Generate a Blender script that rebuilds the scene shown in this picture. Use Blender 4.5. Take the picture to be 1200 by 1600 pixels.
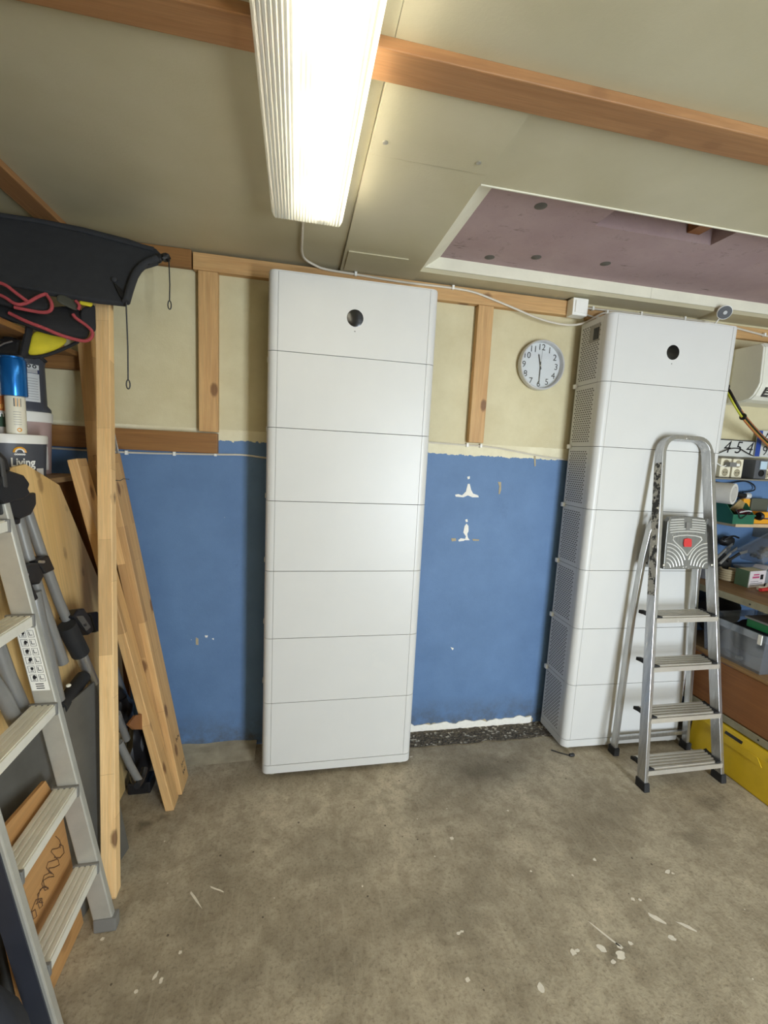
import bpy, bmesh, math, random
from mathutils import Vector, Matrix, noise
random.seed(7)
PI = math.pi
V = Vector
sc = bpy.context.scene
for o in list(bpy.data.objects): bpy.data.objects.remove(o)

# ---------------------------------------------------------------- camera, world, lights, exposure
CAM = V((0.1359, -2.0692, 1.6389)); YAW, PITCH, ROLL = 0.2006, -0.1323, 0.0502; FPX = 688.23
fwd = V((math.sin(YAW)*math.cos(PITCH), math.cos(YAW)*math.cos(PITCH), math.sin(PITCH)))
rt = V((math.cos(YAW), -math.sin(YAW), 0)); up = rt.cross(fwd)
rt, up = math.cos(ROLL)*rt+math.sin(ROLL)*up, -math.sin(ROLL)*rt+math.cos(ROLL)*up
cd = bpy.data.cameras.new('camera'); co = bpy.data.objects.new('camera', cd); sc.collection.objects.link(co)
co.matrix_world = Matrix(((rt.x, up.x, -fwd.x, CAM.x), (rt.y, up.y, -fwd.y, CAM.y), (rt.z, up.z, -fwd.z, CAM.z), (0, 0, 0, 1)))
cd.sensor_fit = 'VERTICAL'; cd.sensor_height = 24; cd.lens = FPX/1600*24; cd.clip_start = .02
sc.camera = co
w = bpy.data.worlds.new('sky'); sc.world = w; w.use_nodes = True
w.node_tree.nodes['Background'].inputs[0].default_value = (.62, .76, 1, 1)
w.node_tree.nodes['Background'].inputs[1].default_value = 1.0
def area(name, loc, rot, sx, sy, power, col):
    l = bpy.data.lights.new(name, 'AREA'); l.shape = 'RECTANGLE'; l.size = sx; l.size_y = sy; l.energy = power; l.color = col
    o = bpy.data.objects.new(name, l); sc.collection.objects.link(o); o.location = loc; o.rotation_euler = rot
    return o
area('daylight_in_doorway', (2.07, -4.185, 1.05), (PI/2, 0, 0), .62, 1.9, 158, (.80, .90, 1))     # daylight through the open door behind the camera
area('warm_fill', (.1, -3.3, 2.44), (0, 0, 0), .2, 1.3, 9, (1, .86, .62))           # added warm fill light, unseen, behind the camera
TUBE = 38.0
sc.view_settings.view_transform = 'Standard'; sc.view_settings.look = 'None'
sc.view_settings.exposure = 0.1; sc.view_settings.gamma = 1; sc.view_settings.use_curve_mapping = False
sc.cycles.max_bounces = 8; sc.cycles.transparent_max_bounces = 12

# ---------------------------------------------------------------- helpers
def at(px, py, axis, val):           # point of the plane axis = val seen at a pixel of the photograph
    d = fwd + rt*((px-600)/FPX) - up*((py-800)/FPX)
    return CAM + d*((val-CAM[axis])/d[axis])
def on(px, py, P, N):
    d = fwd + rt*((px-600)/FPX) - up*((py-800)/FPX); P = V(P); N = V(N)
    return CAM + d*((P-CAM).dot(N)/d.dot(N))
COL = sc.collection
def tag(o, label=None, cat=None, group=None, kind=None):
    if label: o['label'] = label
    if cat: o['category'] = cat
    if group: o['group'] = group
    if kind: o['kind'] = kind
    return o
def empty(name, loc, label=None, cat=None, group=None, kind=None, rz=0):
    o = bpy.data.objects.new(name, None); COL.objects.link(o); o.location = loc; o.rotation_euler = (0, 0, rz)
    o.empty_display_size = .05
    return tag(o, label, cat, group, kind)
def origin(o):
    v = V((0, 0, 0))
    while o: v = v + o.location; o = o.parent
    return v
class MB:
    def __init__(s): s.b = bmesh.new(); s.sm = False
    def box(s, x0, x1, y0, y1, z0, z1, bev=0, M=None):
        r = bmesh.ops.create_cube(s.b, size=1); vs = r['verts']
        for v in vs: v.co = V((x0+(v.co.x+.5)*(x1-x0), y0+(v.co.y+.5)*(y1-y0), z0+(v.co.z+.5)*(z1-z0)))
        if M: bmesh.ops.transform(s.b, matrix=M, verts=vs)
        if bev:
            es = list({e for v in vs for e in v.link_edges})
            bmesh.ops.bevel(s.b, geom=es, offset=bev, segments=2, affect='EDGES', profile=.7)
        return s
    def hexa(s, p):                    # 8 points: bottom ring of 4, top ring of 4
        vs = [s.b.verts.new(q) for q in p]
        for f in ((3, 2, 1, 0), (4, 5, 6, 7), (0, 1, 5, 4), (1, 2, 6, 5), (2, 3, 7, 6), (3, 0, 4, 7)): s.b.faces.new([vs[i] for i in f])
        return s
    def prism(s, pts, ext):            # polygon of 3-D points, extruded by a vector
        a = [s.b.verts.new(V(p)) for p in pts]; b = [s.b.verts.new(V(p)+V(ext)) for p in pts]; n = len(a)
        s.b.faces.new(a[::-1]); s.b.faces.new(b)
        for i in range(n): s.b.faces.new((a[i], a[(i+1) % n], b[(i+1) % n], b[i]))
        return s
    def poly(s, pts): s.b.faces.new([s.b.verts.new(V(p)) for p in pts]); return s
    def sweep(s, path, prof, nrm=None, cap=True, closed=False):
        path = [V(p) for p in path]; n = len(path); rings = []; prev = None
        for i, p in enumerate(path):
            if closed: t = path[(i+1) % n]-path[i-1]
            else: t = path[min(i+1, n-1)]-path[max(i-1, 0)]
            t.normalize()
            if nrm is not None: b = V(nrm)
            elif prev is None: b = V((0, 0, 1)) if abs(t.z) < .9 else V((1, 0, 0))
            else: b = prev
            b = (b-t*b.dot(t)).normalized(); prev = b; a = t.cross(b)
            k = 1.0
            if nrm is not None and 0 < i < n-1 and not closed:
                c = (path[i+1]-p).normalized().dot((p-path[i-1]).normalized()); k = 1/max(.5, math.sqrt((1+c)/2))
            rings.append([s.b.verts.new(p+a*(u*k)+b*v) for u, v in prof])
        m = len(prof)
        for i in range(n if closed else n-1):
            A, B = rings[i], rings[(i+1) % n]
            for j in range(m): s.b.faces.new((A[j], A[(j+1) % m], B[(j+1) % m], B[j]))
        if cap and not closed: s.b.faces.new(rings[0][::-1]); s.b.faces.new(rings[-1])
        return s
    def tube(s, path, r, n=8, closed=False, smooth=0):
        path = [V(p) for p in path]
        for _ in range(smooth):
            q = [path[0]]
            for a, b in zip(path, path[1:]): q += [a*.75+b*.25, a*.25+b*.75]
            path = q+[path[-1]]
        s.sm = True
        return s.sweep(path, [(r*math.cos(2*PI*i/n), r*math.sin(2*PI*i/n)) for i in range(n)], closed=closed)
    def lathe(s, prof, c, axis='z', n=24, cap=True):   # prof: (radius, height)
        rings = []; c = V(c)
        for r, h in prof:
            ring = []
            for i in range(n):
                a = 2*PI*i/n; x, y = r*math.cos(a), r*math.sin(a)
                q = {'z': V((x, y, h)), 'y': V((x, -h, y)), 'x': V((h, x, y))}[axis]
                ring.append(s.b.verts.new(c+q))
            rings.append(ring)
        for A, B in zip(rings, rings[1:]):
            for i in range(n): s.b.faces.new((A[i], A[(i+1) % n], B[(i+1) % n], B[i]))
        if cap: s.b.faces.new(rings[0][::-1]); s.b.faces.new(rings[-1])
        s.sm = True
        return s
    def blob(s, c, r, amp=.15, sub=3, seed=0, fr=3):
        vs = bmesh.ops.create_icosphere(s.b, subdivisions=sub, radius=1)['verts']
        for v in vs:
            k = 1+amp*noise.noise(v.co*fr*.6+V((seed*7.1, seed*3.3, 0)))*2
            v.co = V((c[0]+v.co.x*r[0]*k, c[1]+v.co.y*r[1]*k, c[2]+v.co.z*r[2]*k))
        s.sm = True
        return s
    def grid(s, rows, th=0):           # rows of points, a sheet with thickness
        nr, nc = len(rows), len(rows[0])
        vs = [[s.b.verts.new(V(p)) for p in r] for r in rows]
        fs = [s.b.faces.new((vs[i][j], vs[i][j+1], vs[i+1][j+1], vs[i+1][j])) for i in range(nr-1) for j in range(nc-1)]
        if th: bmesh.ops.recalc_face_normals(s.b, faces=fs); bmesh.ops.solidify(s.b, geom=fs, thickness=th)
        return s
    def build(s, name, m, parent=None, smooth=None, bev=0, world=True, floor=None, label=None, kind=None):
        bmesh.ops.remove_doubles(s.b, verts=s.b.verts, dist=1e-6)
        bmesh.ops.recalc_face_normals(s.b, faces=s.b.faces)
        off = origin(parent) if (parent and world) else V((0, 0, 0))
        if parent is None and world:   # a top-level mesh gets its origin at its base
            xs = [v.co for v in s.b.verts]
            off = V((sum(c.x for c in xs)/len(xs), sum(c.y for c in xs)/len(xs), min(c.z for c in xs)))
        for v in s.b.verts: v.co -= off
        me = bpy.data.meshes.new(name); s.b.to_mesh(me); s.b.free(); me.materials.append(m)
        sm = s.sm if smooth is None else smooth
        o = bpy.data.objects.new(name, me); COL.objects.link(o)
        if sm:
            for p in me.polygons: p.use_smooth = True
            me.set_sharp_from_angle(angle=math.radians(38))
        if parent: o.parent = parent
        else: o.location = off
        if bev:
            b = o.modifiers.new('bevel', 'BEVEL'); b.width = bev; b.segments = 2; b.limit_method = 'ANGLE'; b.angle_limit = math.radians(40)
        return tag(o, label, kind=kind)
def frame(name, parent, M):            # place an object with a full matrix
    name.matrix_world = M
def timber(name, p0, p1, w, t, xdir, m, parent=None, cut=False, bev=.003):
    p0, p1 = V(p0), V(p1); z = (p1-p0).normalized(); L = (p1-p0).length
    x = V(xdir); x = (x-z*x.dot(z)).normalized(); y = z.cross(x)
    M = Matrix(((x.x, y.x, z.x, p0.x), (x.y, y.y, z.y, p0.y), (x.z, y.z, z.z, p0.z), (0, 0, 0, 1)))
    b = MB(); b.box(-w/2, w/2, -t/2, t/2, 0, L)
    if cut:                            # foot of a leaning timber cut flush with the floor
        for v in b.b.verts:
            q = M @ v.co
            if v.co.z < 1e-6: v.co.z -= (q.z-.0005)/z.z
    o = b.build(name, m, None, world=False, bev=bev)
    o.matrix_world = M if parent is None else Matrix.Translation(-origin(parent)) @ M
    if parent: o.parent = parent
    return o
def board(name, pts, nrm, th, m, parent=None, grain=None, bev=.001):   # flat sheet from 3-D outline, local Z along the grain
    pts = [V(p) for p in pts]; n = V(nrm).normalized(); c = pts[0]
    z = V(grain) if grain else V((0, 0, 1)); z = (z-n*z.dot(n)).normalized(); x = z.cross(n) if False else n.cross(z)
    M = Matrix(((x.x, n.x, z.x, c.x), (x.y, n.y, z.y, c.y), (x.z, n.z, z.z, c.z), (0, 0, 0, 1))); Mi = M.inverted()
    b = MB(); b.prism([Mi @ p for p in pts], (0, -th, 0))
    o = b.build(name, m, None, world=False, bev=bev); o.matrix_world = M if parent is None else Matrix.Translation(-origin(parent)) @ M
    if parent: o.parent = parent
    return o
def text(name, body, size, M, m, parent, ext=.0004, bold=0, sx=1.0, align='CENTER'):
    cu = bpy.data.curves.new('t', 'FONT'); cu.body = body; cu.size = size; cu.align_x = align; cu.align_y = 'CENTER'; cu.extrude = ext; cu.offset = bold; cu.resolution_u = 4
    o = bpy.data.objects.new('t', cu); COL.objects.link(o)
    me = bpy.data.meshes.new_from_object(o.evaluated_get(bpy.context.evaluated_depsgraph_get())); bpy.data.objects.remove(o)
    me.transform(Matrix.Translation(-origin(parent)) @ M @ Matrix.Diagonal((sx, 1, 1, 1))); me.materials.clear(); me.materials.append(m)
    r = bpy.data.objects.new(name, me); COL.objects.link(r); r.parent = parent
    return r
def face_minus_y(x, y, z, tilt=0):     # text plane whose reader looks along +y
    return Matrix.Translation((x, y, z)) @ Matrix.Rotation(tilt, 4, 'Y') @ Matrix.Rotation(PI/2, 4, 'X')

# ---------------------------------------------------------------- materials
class NT:
    def __init__(s, name):
        s.m = bpy.data.materials.new(name); s.m.use_nodes = True; s.t = s.m.node_tree; s.n = s.t.nodes
        s.p = s.n['Principled BSDF']; s.out = s.n['Material Output']
    def add(s, typ, **k):
        n = s.n.new(typ)
        for a, v in k.items():
            if a[0] == 'i' and a[1:].isdigit(): s.put(v, n.inputs[int(a[1:])])
            elif hasattr(n, a): setattr(n, a, v)
            else: s.put(v, n.inputs[a.replace('_', ' ')])
        return n
    def put(s, v, sock):
        if isinstance(v, bpy.types.NodeSocket): s.t.links.new(v, sock)
        elif isinstance(v, tuple) and len(v) == 3 and sock.type == 'RGBA': sock.default_value = (*v, 1)
        else: sock.default_value = v
    def co(s, kind='Object', scale=(1, 1, 1)):
        c = s.add('ShaderNodeTexCoord'); mp = s.add('ShaderNodeMapping'); s.t.links.new(c.outputs[kind], mp.inputs[0]); mp.inputs['Scale'].default_value = scale
        return mp.outputs[0]
    def wpos(s): return s.add('ShaderNodeNewGeometry').outputs['Position']
    def noise(s, vec, sc_, det=4, rough=.6, dist=0):
        return s.add('ShaderNodeTexNoise', i0=vec, Scale=float(sc_), Detail=float(det), Roughness=rough, Distortion=float(dist)).outputs[0]
    def rng(s, v, a, b, c=0., d=1.):
        n = s.add('ShaderNodeMapRange', i0=v); n.inputs[1].default_value = a; n.inputs[2].default_value = b; n.inputs[3].default_value = c; n.inputs[4].default_value = d
        return n.outputs[0]
    def math(s, op, a, b=0.):
        n = s.add('ShaderNodeMath', operation=op); s.put(a, n.inputs[0]); s.put(b, n.inputs[1]); return n.outputs[0]
    def mix(s, f, a, b, blend='MIX'):
        n = s.add('ShaderNodeMix', data_type='RGBA', blend_type=blend); s.put(f, n.inputs[0]); s.put(a, n.inputs[6]); s.put(b, n.inputs[7]); return n.outputs[2]
    def bump(s, h, st=.3, d=.002):
        b = s.add('ShaderNodeBump', Height=h); b.inputs['Strength'].default_value = st; b.inputs['Distance'].default_value = d
        s.t.links.new(b.outputs[0], s.p.inputs['Normal'])
    def set(s, col=None, rough=None, metal=None, **k):
        if col is not None: s.put(col, s.p.inputs['Base Color'])
        if rough is not None: s.put(rough, s.p.inputs['Roughness'])
        if metal is not None: s.put(metal, s.p.inputs['Metallic'])
        for a, v in k.items(): s.put(v, s.p.inputs[a.replace('_', ' ')])
        return s.m
def lin(r, g, b):
    f = lambda c: (c/255/12.92) if c/255 <= .04045 else ((c/255+.055)/1.055)**2.4
    return (f(r), f(g), f(b))
def plain(name, rgb, rough=.5, metal=0., var=.08, vs=12, bump=0, bs=300, **k):
    t = NT(name); c = lin(*rgb); n = t.noise(t.co(), vs, 5)
    col = t.mix(t.rng(n, .3, .7), tuple(x*(1-var) for x in c), tuple(min(1, x*(1+var)) for x in c))
    if bump: t.bump(t.noise(t.co(), bs, 3), bump, .001)
    return t.set(col, rough, metal, **k)
def wood(name, c1, c2, lam=0, knots=.5, scale=1.0, rough=.6, ck=(92, 52, 24)):   # grain along local Z
    t = NT(name); a, b = lin(*c1), lin(*c2)
    g = t.noise(t.co(scale=(26*scale, 26*scale, 1.3*scale)), 1.6, 6, .6, 1.2)
    f = t.noise(t.co(scale=(160*scale, 160*scale, 5*scale)), 2, 3)
    col = t.mix(t.rng(g, .3, .7), a, b)
    col = t.mix(t.rng(f, .38, .68, 0., .55), col, tuple(x*.62 for x in a))
    if lam:                            # finger-jointed lamellae of different tone
        v = t.co(scale=(1, 1, 1)); br = t.add('ShaderNodeTexBrick', i0=t.add('ShaderNodeCombineXYZ', i0=t.add('ShaderNodeSeparateXYZ', i0=v).outputs[2], i1=t.math('ADD', t.add('ShaderNodeSeparateXYZ', i0=v).outputs[0], t.add('ShaderNodeSeparateXYZ', i0=v).outputs[1])).outputs[0])
        br.inputs['Color1'].default_value = (1.28, 1.24, 1.14, 1); br.inputs['Color2'].default_value = (.72, .64, .54, 1); br.inputs['Mortar'].default_value = (.6, .5, .42, 1)
        br.inputs['Scale'].default_value = 1; br.inputs['Mortar Size'].default_value = .0006; br.inputs['Brick Width'].default_value = .43; br.inputs['Row Height'].default_value = lam; br.offset = .37
        col = t.mix(.8, col, br.outputs[0], 'MULTIPLY')
    if knots:
        vo = t.add('ShaderNodeTexVoronoi', i0=t.co(scale=(10, 10, 5.5)), Scale=1.0)
        k = t.rng(t.math('ADD', vo.outputs[0], t.math('MULTIPLY', t.math('SUBTRACT', t.noise(t.co(), 40), .5), .12)), .12, .21, knots, 0.)
        col = t.mix(k, col, lin(*ck))
    t.bump(g, .15, .001)
    return t.set(col, rough)
M_white = plain('white_painted_steel', (208, 207, 203), .38, 0, .015, 5, .05, 900)
M_dark = plain('dark_gap_plastic', (58, 56, 54), .6)
M_vent = plain('vent_grey_plastic', (92, 88, 82), .7)  # dark grey of the module bodies behind the slots
M_rec = plain('grey_recess_plastic', (150, 146, 138), .6)
M_black = plain('black_plastic', (22, 22, 24), .45, 0, .2)
M_rubber = plain('black_rubber', (30, 30, 31), .75, 0, .2)
M_window = plain('smoked_glass', (16, 17, 18), .2)
M_pwhite = plain('white_plastic', (236, 234, 226), .35, 0, .03)
M_cream = plain('cream_plastic', (226, 220, 200), .4, 0, .04)
M_cable = plain('white_cable', (206, 198, 182), .5, 0, .06)
M_bcable = plain('black_cable', (20, 20, 24), .5)
M_zinc = plain('zinc_screw', (176, 172, 158), .4, .7)
def aluminium(name, rgb, rough, spots):
    t = NT(name); c = lin(*rgb); n = t.noise(t.co(scale=(40, 40, 4)), 2, 5)
    col = t.mix(t.rng(n, .3, .75), c, tuple(x*.7 for x in c)); r = t.rng(n, .3, .7, rough-.08, rough+.12); met = .9
    if spots:
        k = t.rng(t.noise(t.co(), 45, 4, .7), .69, .71); col = t.mix(k, col, lin(235, 232, 222)); r = t.math('ADD', r, t.math('MULTIPLY', k, .3)); met = t.rng(k, 0, 1, .9, 0.)
    return t.set(col, r, met)
def satin(name, rgb, spots=False):
    t = NT(name); c = lin(*rgb); n = t.noise(t.co(), 9, 6, .7); col = t.mix(t.rng(n, .3, .7), c, tuple(x*.82 for x in c))
    if spots: col = t.mix(t.rng(t.noise(t.co(), 60, 4, .7), .68, .70), col, lin(238, 234, 224))
    return t.set(col, .42, .45)
M_alu = aluminium('aluminium', (206, 206, 204), .34, False)
M_aluold = aluminium('paint_spotted_aluminium', (202, 202, 202), .32, True)
M_tread = satin('ribbed_tread_aluminium', (206, 200, 188), True)
M_lad = satin('dull_ladder_aluminium', (196, 194, 184))
M_plat = aluminium('grey_platform_metal', (150, 150, 146), .5, True)
M_tube = plain('grey_lacquered_tube', (132, 131, 128), .4, .3, .06)
M_stud = wood('pine_stud', (208, 168, 114), (184, 138, 86), 0, .75)
M_rail = wood('brown_pine_rail', (152, 108, 58), (126, 84, 42), 0, .5)
M_beam = wood('stained_ceiling_beam', (166, 122, 78), (142, 98, 58), 0, .25)
M_post = wood('light_glulam_pine', (236, 204, 154), (214, 174, 120), .047, .8)
M_plank = wood('glulam_pine', (204, 168, 118), (180, 140, 92), .06, .75)
M_ply = wood('yellow_plywood', (230, 194, 132), (212, 174, 110), 0, .5, .35)
M_oply = wood('orange_plywood', (196, 148, 92), (176, 128, 76), 0, .3, .3)
M_shelfw = wood('shelf_board', (176, 140, 92), (150, 112, 68), 0, .3)
M_brown = wood('brown_hardboard', (150, 98, 52), (132, 82, 42), 0, 0, .5)
M_gboard = plain('grey_coated_board', (92, 90, 84), .5, .1, .25, 5)
M_purple = None

# ---------------------------------------------------------------- the setting
WY = .27; CZ = 2.525; XL, XR, YF = -1.3, 3.3, -4.2
def spot(t, pos, x, y, rx, ry, soft=.5):   # soft elliptical stain mask on the floor
    d = t.add('ShaderNodeVectorMath', operation='SUBTRACT', i0=pos); d.inputs[1].default_value = (x, y, 0)
    m = t.add('ShaderNodeVectorMath', operation='MULTIPLY', i0=d.outputs[0]); m.inputs[1].default_value = (1/rx, 1/ry, 0)
    return t.rng(t.add('ShaderNodeVectorMath', operation='LENGTH', i0=m.outputs[0]).outputs['Value'], 1-soft, 1, 1., 0.)
def concrete():
    t = NT('stained_concrete'); p = t.wpos()
    n1 = t.noise(p, 2.2, 8, .68); n2 = t.noise(p, 16, 8, .7, .5); n3 = t.noise(p, 90, 4, .7)
    c = t.mix(t.rng(n1, .3, .7), lin(132, 120, 99), lin(204, 191, 165))
    c = t.mix(t.rng(n2, .42, .70, 0., .62), c, lin(124, 110, 88))
    c = t.mix(t.rng(n3, .5, .72, 0., .6), c, lin(98, 86, 68))
    mp = t.add('ShaderNodeMapping', i0=p); mp.inputs['Rotation'].default_value = (0, 0, .9); mp.inputs['Scale'].default_value = (30, 2.5, 1)
    c = t.mix(t.rng(t.noise(mp.outputs[0], 1.5, 5, .7), .52, .8, 0., .45), c, lin(188, 176, 152))
    wob = t.add('ShaderNodeMix', data_type='VECTOR', i0=.12); t.put(p, wob.inputs[4]); t.put(t.add('ShaderNodeTexNoise', i0=p, Scale=9., Detail=4.).outputs[1], wob.inputs[5]); 
    q = t.add('ShaderNodeVectorMath', operation='ADD', i0=p); sb = t.add('ShaderNodeVectorMath', operation='SUBTRACT', i0=t.add('ShaderNodeTexNoise', i0=p, Scale=9., Detail=4.).outputs[1]); sb.inputs[1].default_value = (.5, .5, .5)
    ms = t.add('ShaderNodeVectorMath', operation='SCALE', i0=sb.outputs[0]); ms.inputs['Scale'].default_value = .16; t.put(ms.outputs[0], q.inputs[1]); q = q.outputs[0]
    for x, y, rx, ry, a in ((1.18, -.1, .34, .14, .5), (.2, -.02, .5, .12, .3), (1.25, -.97, .08, .06, .5), (-.47, -.2, .05, .04, .7), (-.41, -.17, .03, .03, .6), (1.5, -.45, .3, .12, .2), (.75, -.75, .3, .2, .22), (.3, -.5, .25, .2, .18), (1.9, -.62, .1, .05, .4), (2.2, -.45, .12, .04, .45), (1.0, -1.2, .5, .2, .25), (0.1, -.85, .3, .16, .25)):
        c = t.mix(t.math('MULTIPLY', spot(t, q, x, y, rx, ry, .8), a), c, lin(84, 74, 56))
    vo = t.add('ShaderNodeTexVoronoi', i0=p, Scale=16.0); cr = t.add('ShaderNodeSeparateColor', i0=vo.outputs[1])
    k = t.math('MULTIPLY', t.math('LESS_THAN', t.math('ADD', vo.outputs[0], t.math('MULTIPLY', n3, .12)), .13), t.math('GREATER_THAN', cr.outputs[0], .9)); c = t.mix(t.math('MULTIPLY', k, .8), c, lin(70, 58, 44))
    vo = t.add('ShaderNodeTexVoronoi', i0=p, Scale=26.0); cr = t.add('ShaderNodeSeparateColor', i0=vo.outputs[1])
    k = t.math('MULTIPLY', t.math('LESS_THAN', t.math('ADD', vo.outputs[0], t.math('MULTIPLY', n3, .10)), .125), t.math('GREATER_THAN', cr.outputs[1], .965)); c = t.mix(k, c, lin(220, 212, 196))
    t.bump(t.math('ADD', n2, n3), .5, .004)
    return t.set(c, .78)
M_floor = concrete()
floor = MB().box(XL, XR, YF, WY+.1, -.1, 0).build('floor', M_floor); tag(floor, kind='structure')
def blobpoly(b, c, r, ry=None, n=11, rot=0, z=.0006, jit=.3, plane='xy'):
    ry = ry or r; pts = []
    for i in range(n):
        a = 2*PI*i/n; k = 1+random.uniform(-jit, jit); x, y = r*k*math.cos(a), ry*k*math.sin(a)
        x, y = x*math.cos(rot)-y*math.sin(rot), x*math.sin(rot)+y*math.cos(rot)
        pts.append((c[0]+x, c[1]+y, z) if plane == 'xy' else (c[0]+x, z, c[1]+y))
    b.poly(pts)
M_splat = plain('dried_white_paint', (226, 218, 202), .7, 0, .1, 40)
b = MB()
for x, y, r, ry, ro in ((.834, -.467, .01, .009, 0), (1.397, -.651, .007, .007, 0), (1.664, -.745, .014, .008, .4), (1.68, -.755, .006, .005, 0), (1.434, -.824, .008, .006, 0), (1.46, -.83, .006, .005, 0), (1.469, -.9, .026, .009, -.9), (1.556, -.94, .03, .008, -.7), (1.47, -.967, .012, .009, 0), (1.197, -.957, .017, .013, -.5), (1.247, -.985, .016, .012, .2), (1.208, -1.0, .011, .008, 0), (1.309, -.959, .009, .007, 0), (1.09, -.952, .009, .012, 0), (1.11, -.95, .008, .006, 0), (.927, -1.026, .009, .013, 0), (.705, -.969, .008, .007, 0), (.725, -.835, .008, .005, 0), (.74, -.832, .006, .004, 0), (1.235, -.915, .05, .004, -1.0), (1.262, -.96, .013, .007, -1), (-.257, -.807, .005, .012, -.4), (-.235, -.822, .005, .009, 0), (-.197, -.75, .006, .006, 0), (-.458, -.669, .006, .006, 0), (-.3, -.84, .006, .005, 0), (-.19, -.575, .045, .004, -.9), (-.12, -.55, .03, .003, -.5), (1.1, -.66, .005, .004, 0), (1.26, -.7, .004, .004, 0), (.42, -.62, .004, .004, 0), (1.15, -.36, .005, .005, 0), (.79, .06, .009, .004, .2)):
    blobpoly(b, (x, y), r, ry, rot=ro)
b.build('paint_spatter', M_splat, floor, kind='stuff', label='dried white paint spots on the concrete')
M_gravel = None
t = NT('rough_broken_concrete'); p = t.wpos(); vo = t.add('ShaderNodeTexVoronoi', i0=p, Scale=75.0)
c = t.mix(t.rng(t.noise(p, 60, 5, .8), .35, .7), lin(48, 42, 34), lin(128, 116, 98)); c = t.mix(t.math('MULTIPLY', t.math('GREATER_THAN', t.add('ShaderNodeSeparateColor', i0=vo.outputs[1]).outputs[0], .86), .8), c, lin(190, 182, 166))
t.bump(vo.outputs[0], .9, .01); M_gravel = t.set(c, .9)
b = MB(); NX = 46
def edge(x, s): return .02*noise.noise(V((x*9, s, 0)))
rows = [[(.80+i*(1.70-.80)/NX, y+edge(.80+i*.02, j)*(1 if j == 0 else .3), .004+.008*abs(noise.noise(V((i*.9, j*1.7, 3))))) for i in range(NX+1)] for j, y in enumerate((.125, .15, .18, .21, .24, WY+.001))]
b.grid(rows); b.build('rough_strip', M_gravel, floor, kind='stuff', label='dark rough broken concrete strip at the wall foot')

def wallmat():
    t = NT('two_tone_painted_wall'); p = t.wpos(); s = t.add('ShaderNodeSeparateXYZ', i0=p); z = s.outputs[2]; x = s.outputs[0]
    n = t.noise(p, 5, 6, .65); nf = t.noise(p, 45, 4, .7)
    cream = t.mix(t.rng(n, .3, .7), lin(196, 184, 146), lin(210, 200, 164))
    cream = t.mix(t.rng(t.noise(p, 14, 6, .8), .68, .8, 0., .35), cream, lin(150, 134, 98))
    plast = t.mix(t.rng(n, .35, .65), lin(226, 218, 188), lin(212, 202, 168))
    blue = t.mix(t.rng(n, .3, .7), lin(84, 114, 153), lin(95, 126, 166))
    blue = t.mix(t.rng(t.noise(p, 8, 7, .75), .62, .8, 0., .5), blue, lin(66, 92, 126))
    ex = t.rng(x, .3, .9, 1.662, 1.652)
    wob = t.math('ADD', t.math('MULTIPLY', t.math('SUBTRACT', nf, .5), .035), t.math('MULTIPLY', t.math('SUBTRACT', t.noise(p, 7, 3), .5), .03))
    edge_ = t.math('SUBTRACT', z, t.math('ADD', ex, wob))
    zz = t.math('ADD', z, t.math('MULTIPLY', t.math('SUBTRACT', nf, .5), .008))
    c = t.mix(t.math('LESS_THAN', zz, 1.716), cream, plast)
    c = t.mix(t.math('LESS_THAN', edge_, 0.), c, blue)
    dirt = t.math('MULTIPLY', t.rng(z, .05, .22, .75, 0.), t.rng(t.noise(p, 11, 6, .7), .35, .65)); c = t.mix(dirt, c, lin(74, 72, 64))
    sp = t.math('MULTIPLY', t.math('LESS_THAN', z, 1.6), t.math('GREATER_THAN', t.noise(p, 30, 3, .6), .77)); c = t.mix(sp, c, lin(214, 210, 200))
    t.bump(t.math('ADD', nf, t.noise(p, 160, 3)), .25, .002)
    return t.set(c, .62)
M_wall = wallmat()
wb = MB().box(XL-.1, XR+.1, WY, WY+.12, 0, 2.75).build('wall_back', M_wall); tag(wb, kind='structure')
M_grey = plain('grey_plaster_wall', (176, 168, 142), .8, 0, .1, 4, .2, 120)
tag(MB().box(XL-.1, XL, YF, WY, 0, 2.75).build('wall_left', M_grey), kind='structure')
tag(MB().box(XR, XR+.1, YF, WY, 0, 2.75).build('wall_right', M_grey), kind='structure')
b = MB(); b.box(XL-.1, 1.71, YF-.1, YF, 0, 2.75); b.box(2.43, XR+.1, YF-.1, YF, 0, 2.75); b.box(1.71, 2.43, YF-.1, YF, 2.06, 2.75)
tag(b.build('wall_front', M_grey), kind='structure')
b = MB(); b.box(1.71, 1.76, YF-.11, YF+.01, 0, 2.06); b.box(2.38, 2.43, YF-.11, YF+.01, 0, 2.06); b.box(1.76, 2.38, YF-.11, YF+.01, 2.02, 2.06)
tag(b.build('trim_1', M_pwhite), kind='structure')
# chipped paint on the blue wall, bare plaster at its foot, concrete footing on the left
M_chip = plain('bare_white_plaster', (234, 230, 220), .85, 0, .06, 60, .4, 200); M_bare = plain('bare_grey_plaster', (170, 156, 128), .85, 0, .1, 60)
def chip(pts, m=M_chip, lab=None):
    MB().prism([(x, WY+.0005, z) for x, z in pts], (0, -.0025, 0)).build('bare_patch', m, wb, label=lab)
k = 2.34/2.357
def W(px, py): q = at(px, py, 1, WY-.001); return (q.x, q.z)
chip([W(*q) for q in ((711, 773), (716, 772), (722, 774), (728, 768), (731, 756), (734, 756), (736, 765), (739, 771), (747, 774), (748, 777), (738, 777), (731, 774), (724, 777), (712, 776))], lab='white bare plaster patch shaped like an anchor')
chip([W(*q) for q in ((726, 822), (729, 818), (732, 822), (732, 830), (730, 834), (731, 840), (734, 844), (726, 844), (728, 838), (724, 832))], lab='white bare plaster patch shaped like a bell')
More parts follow.
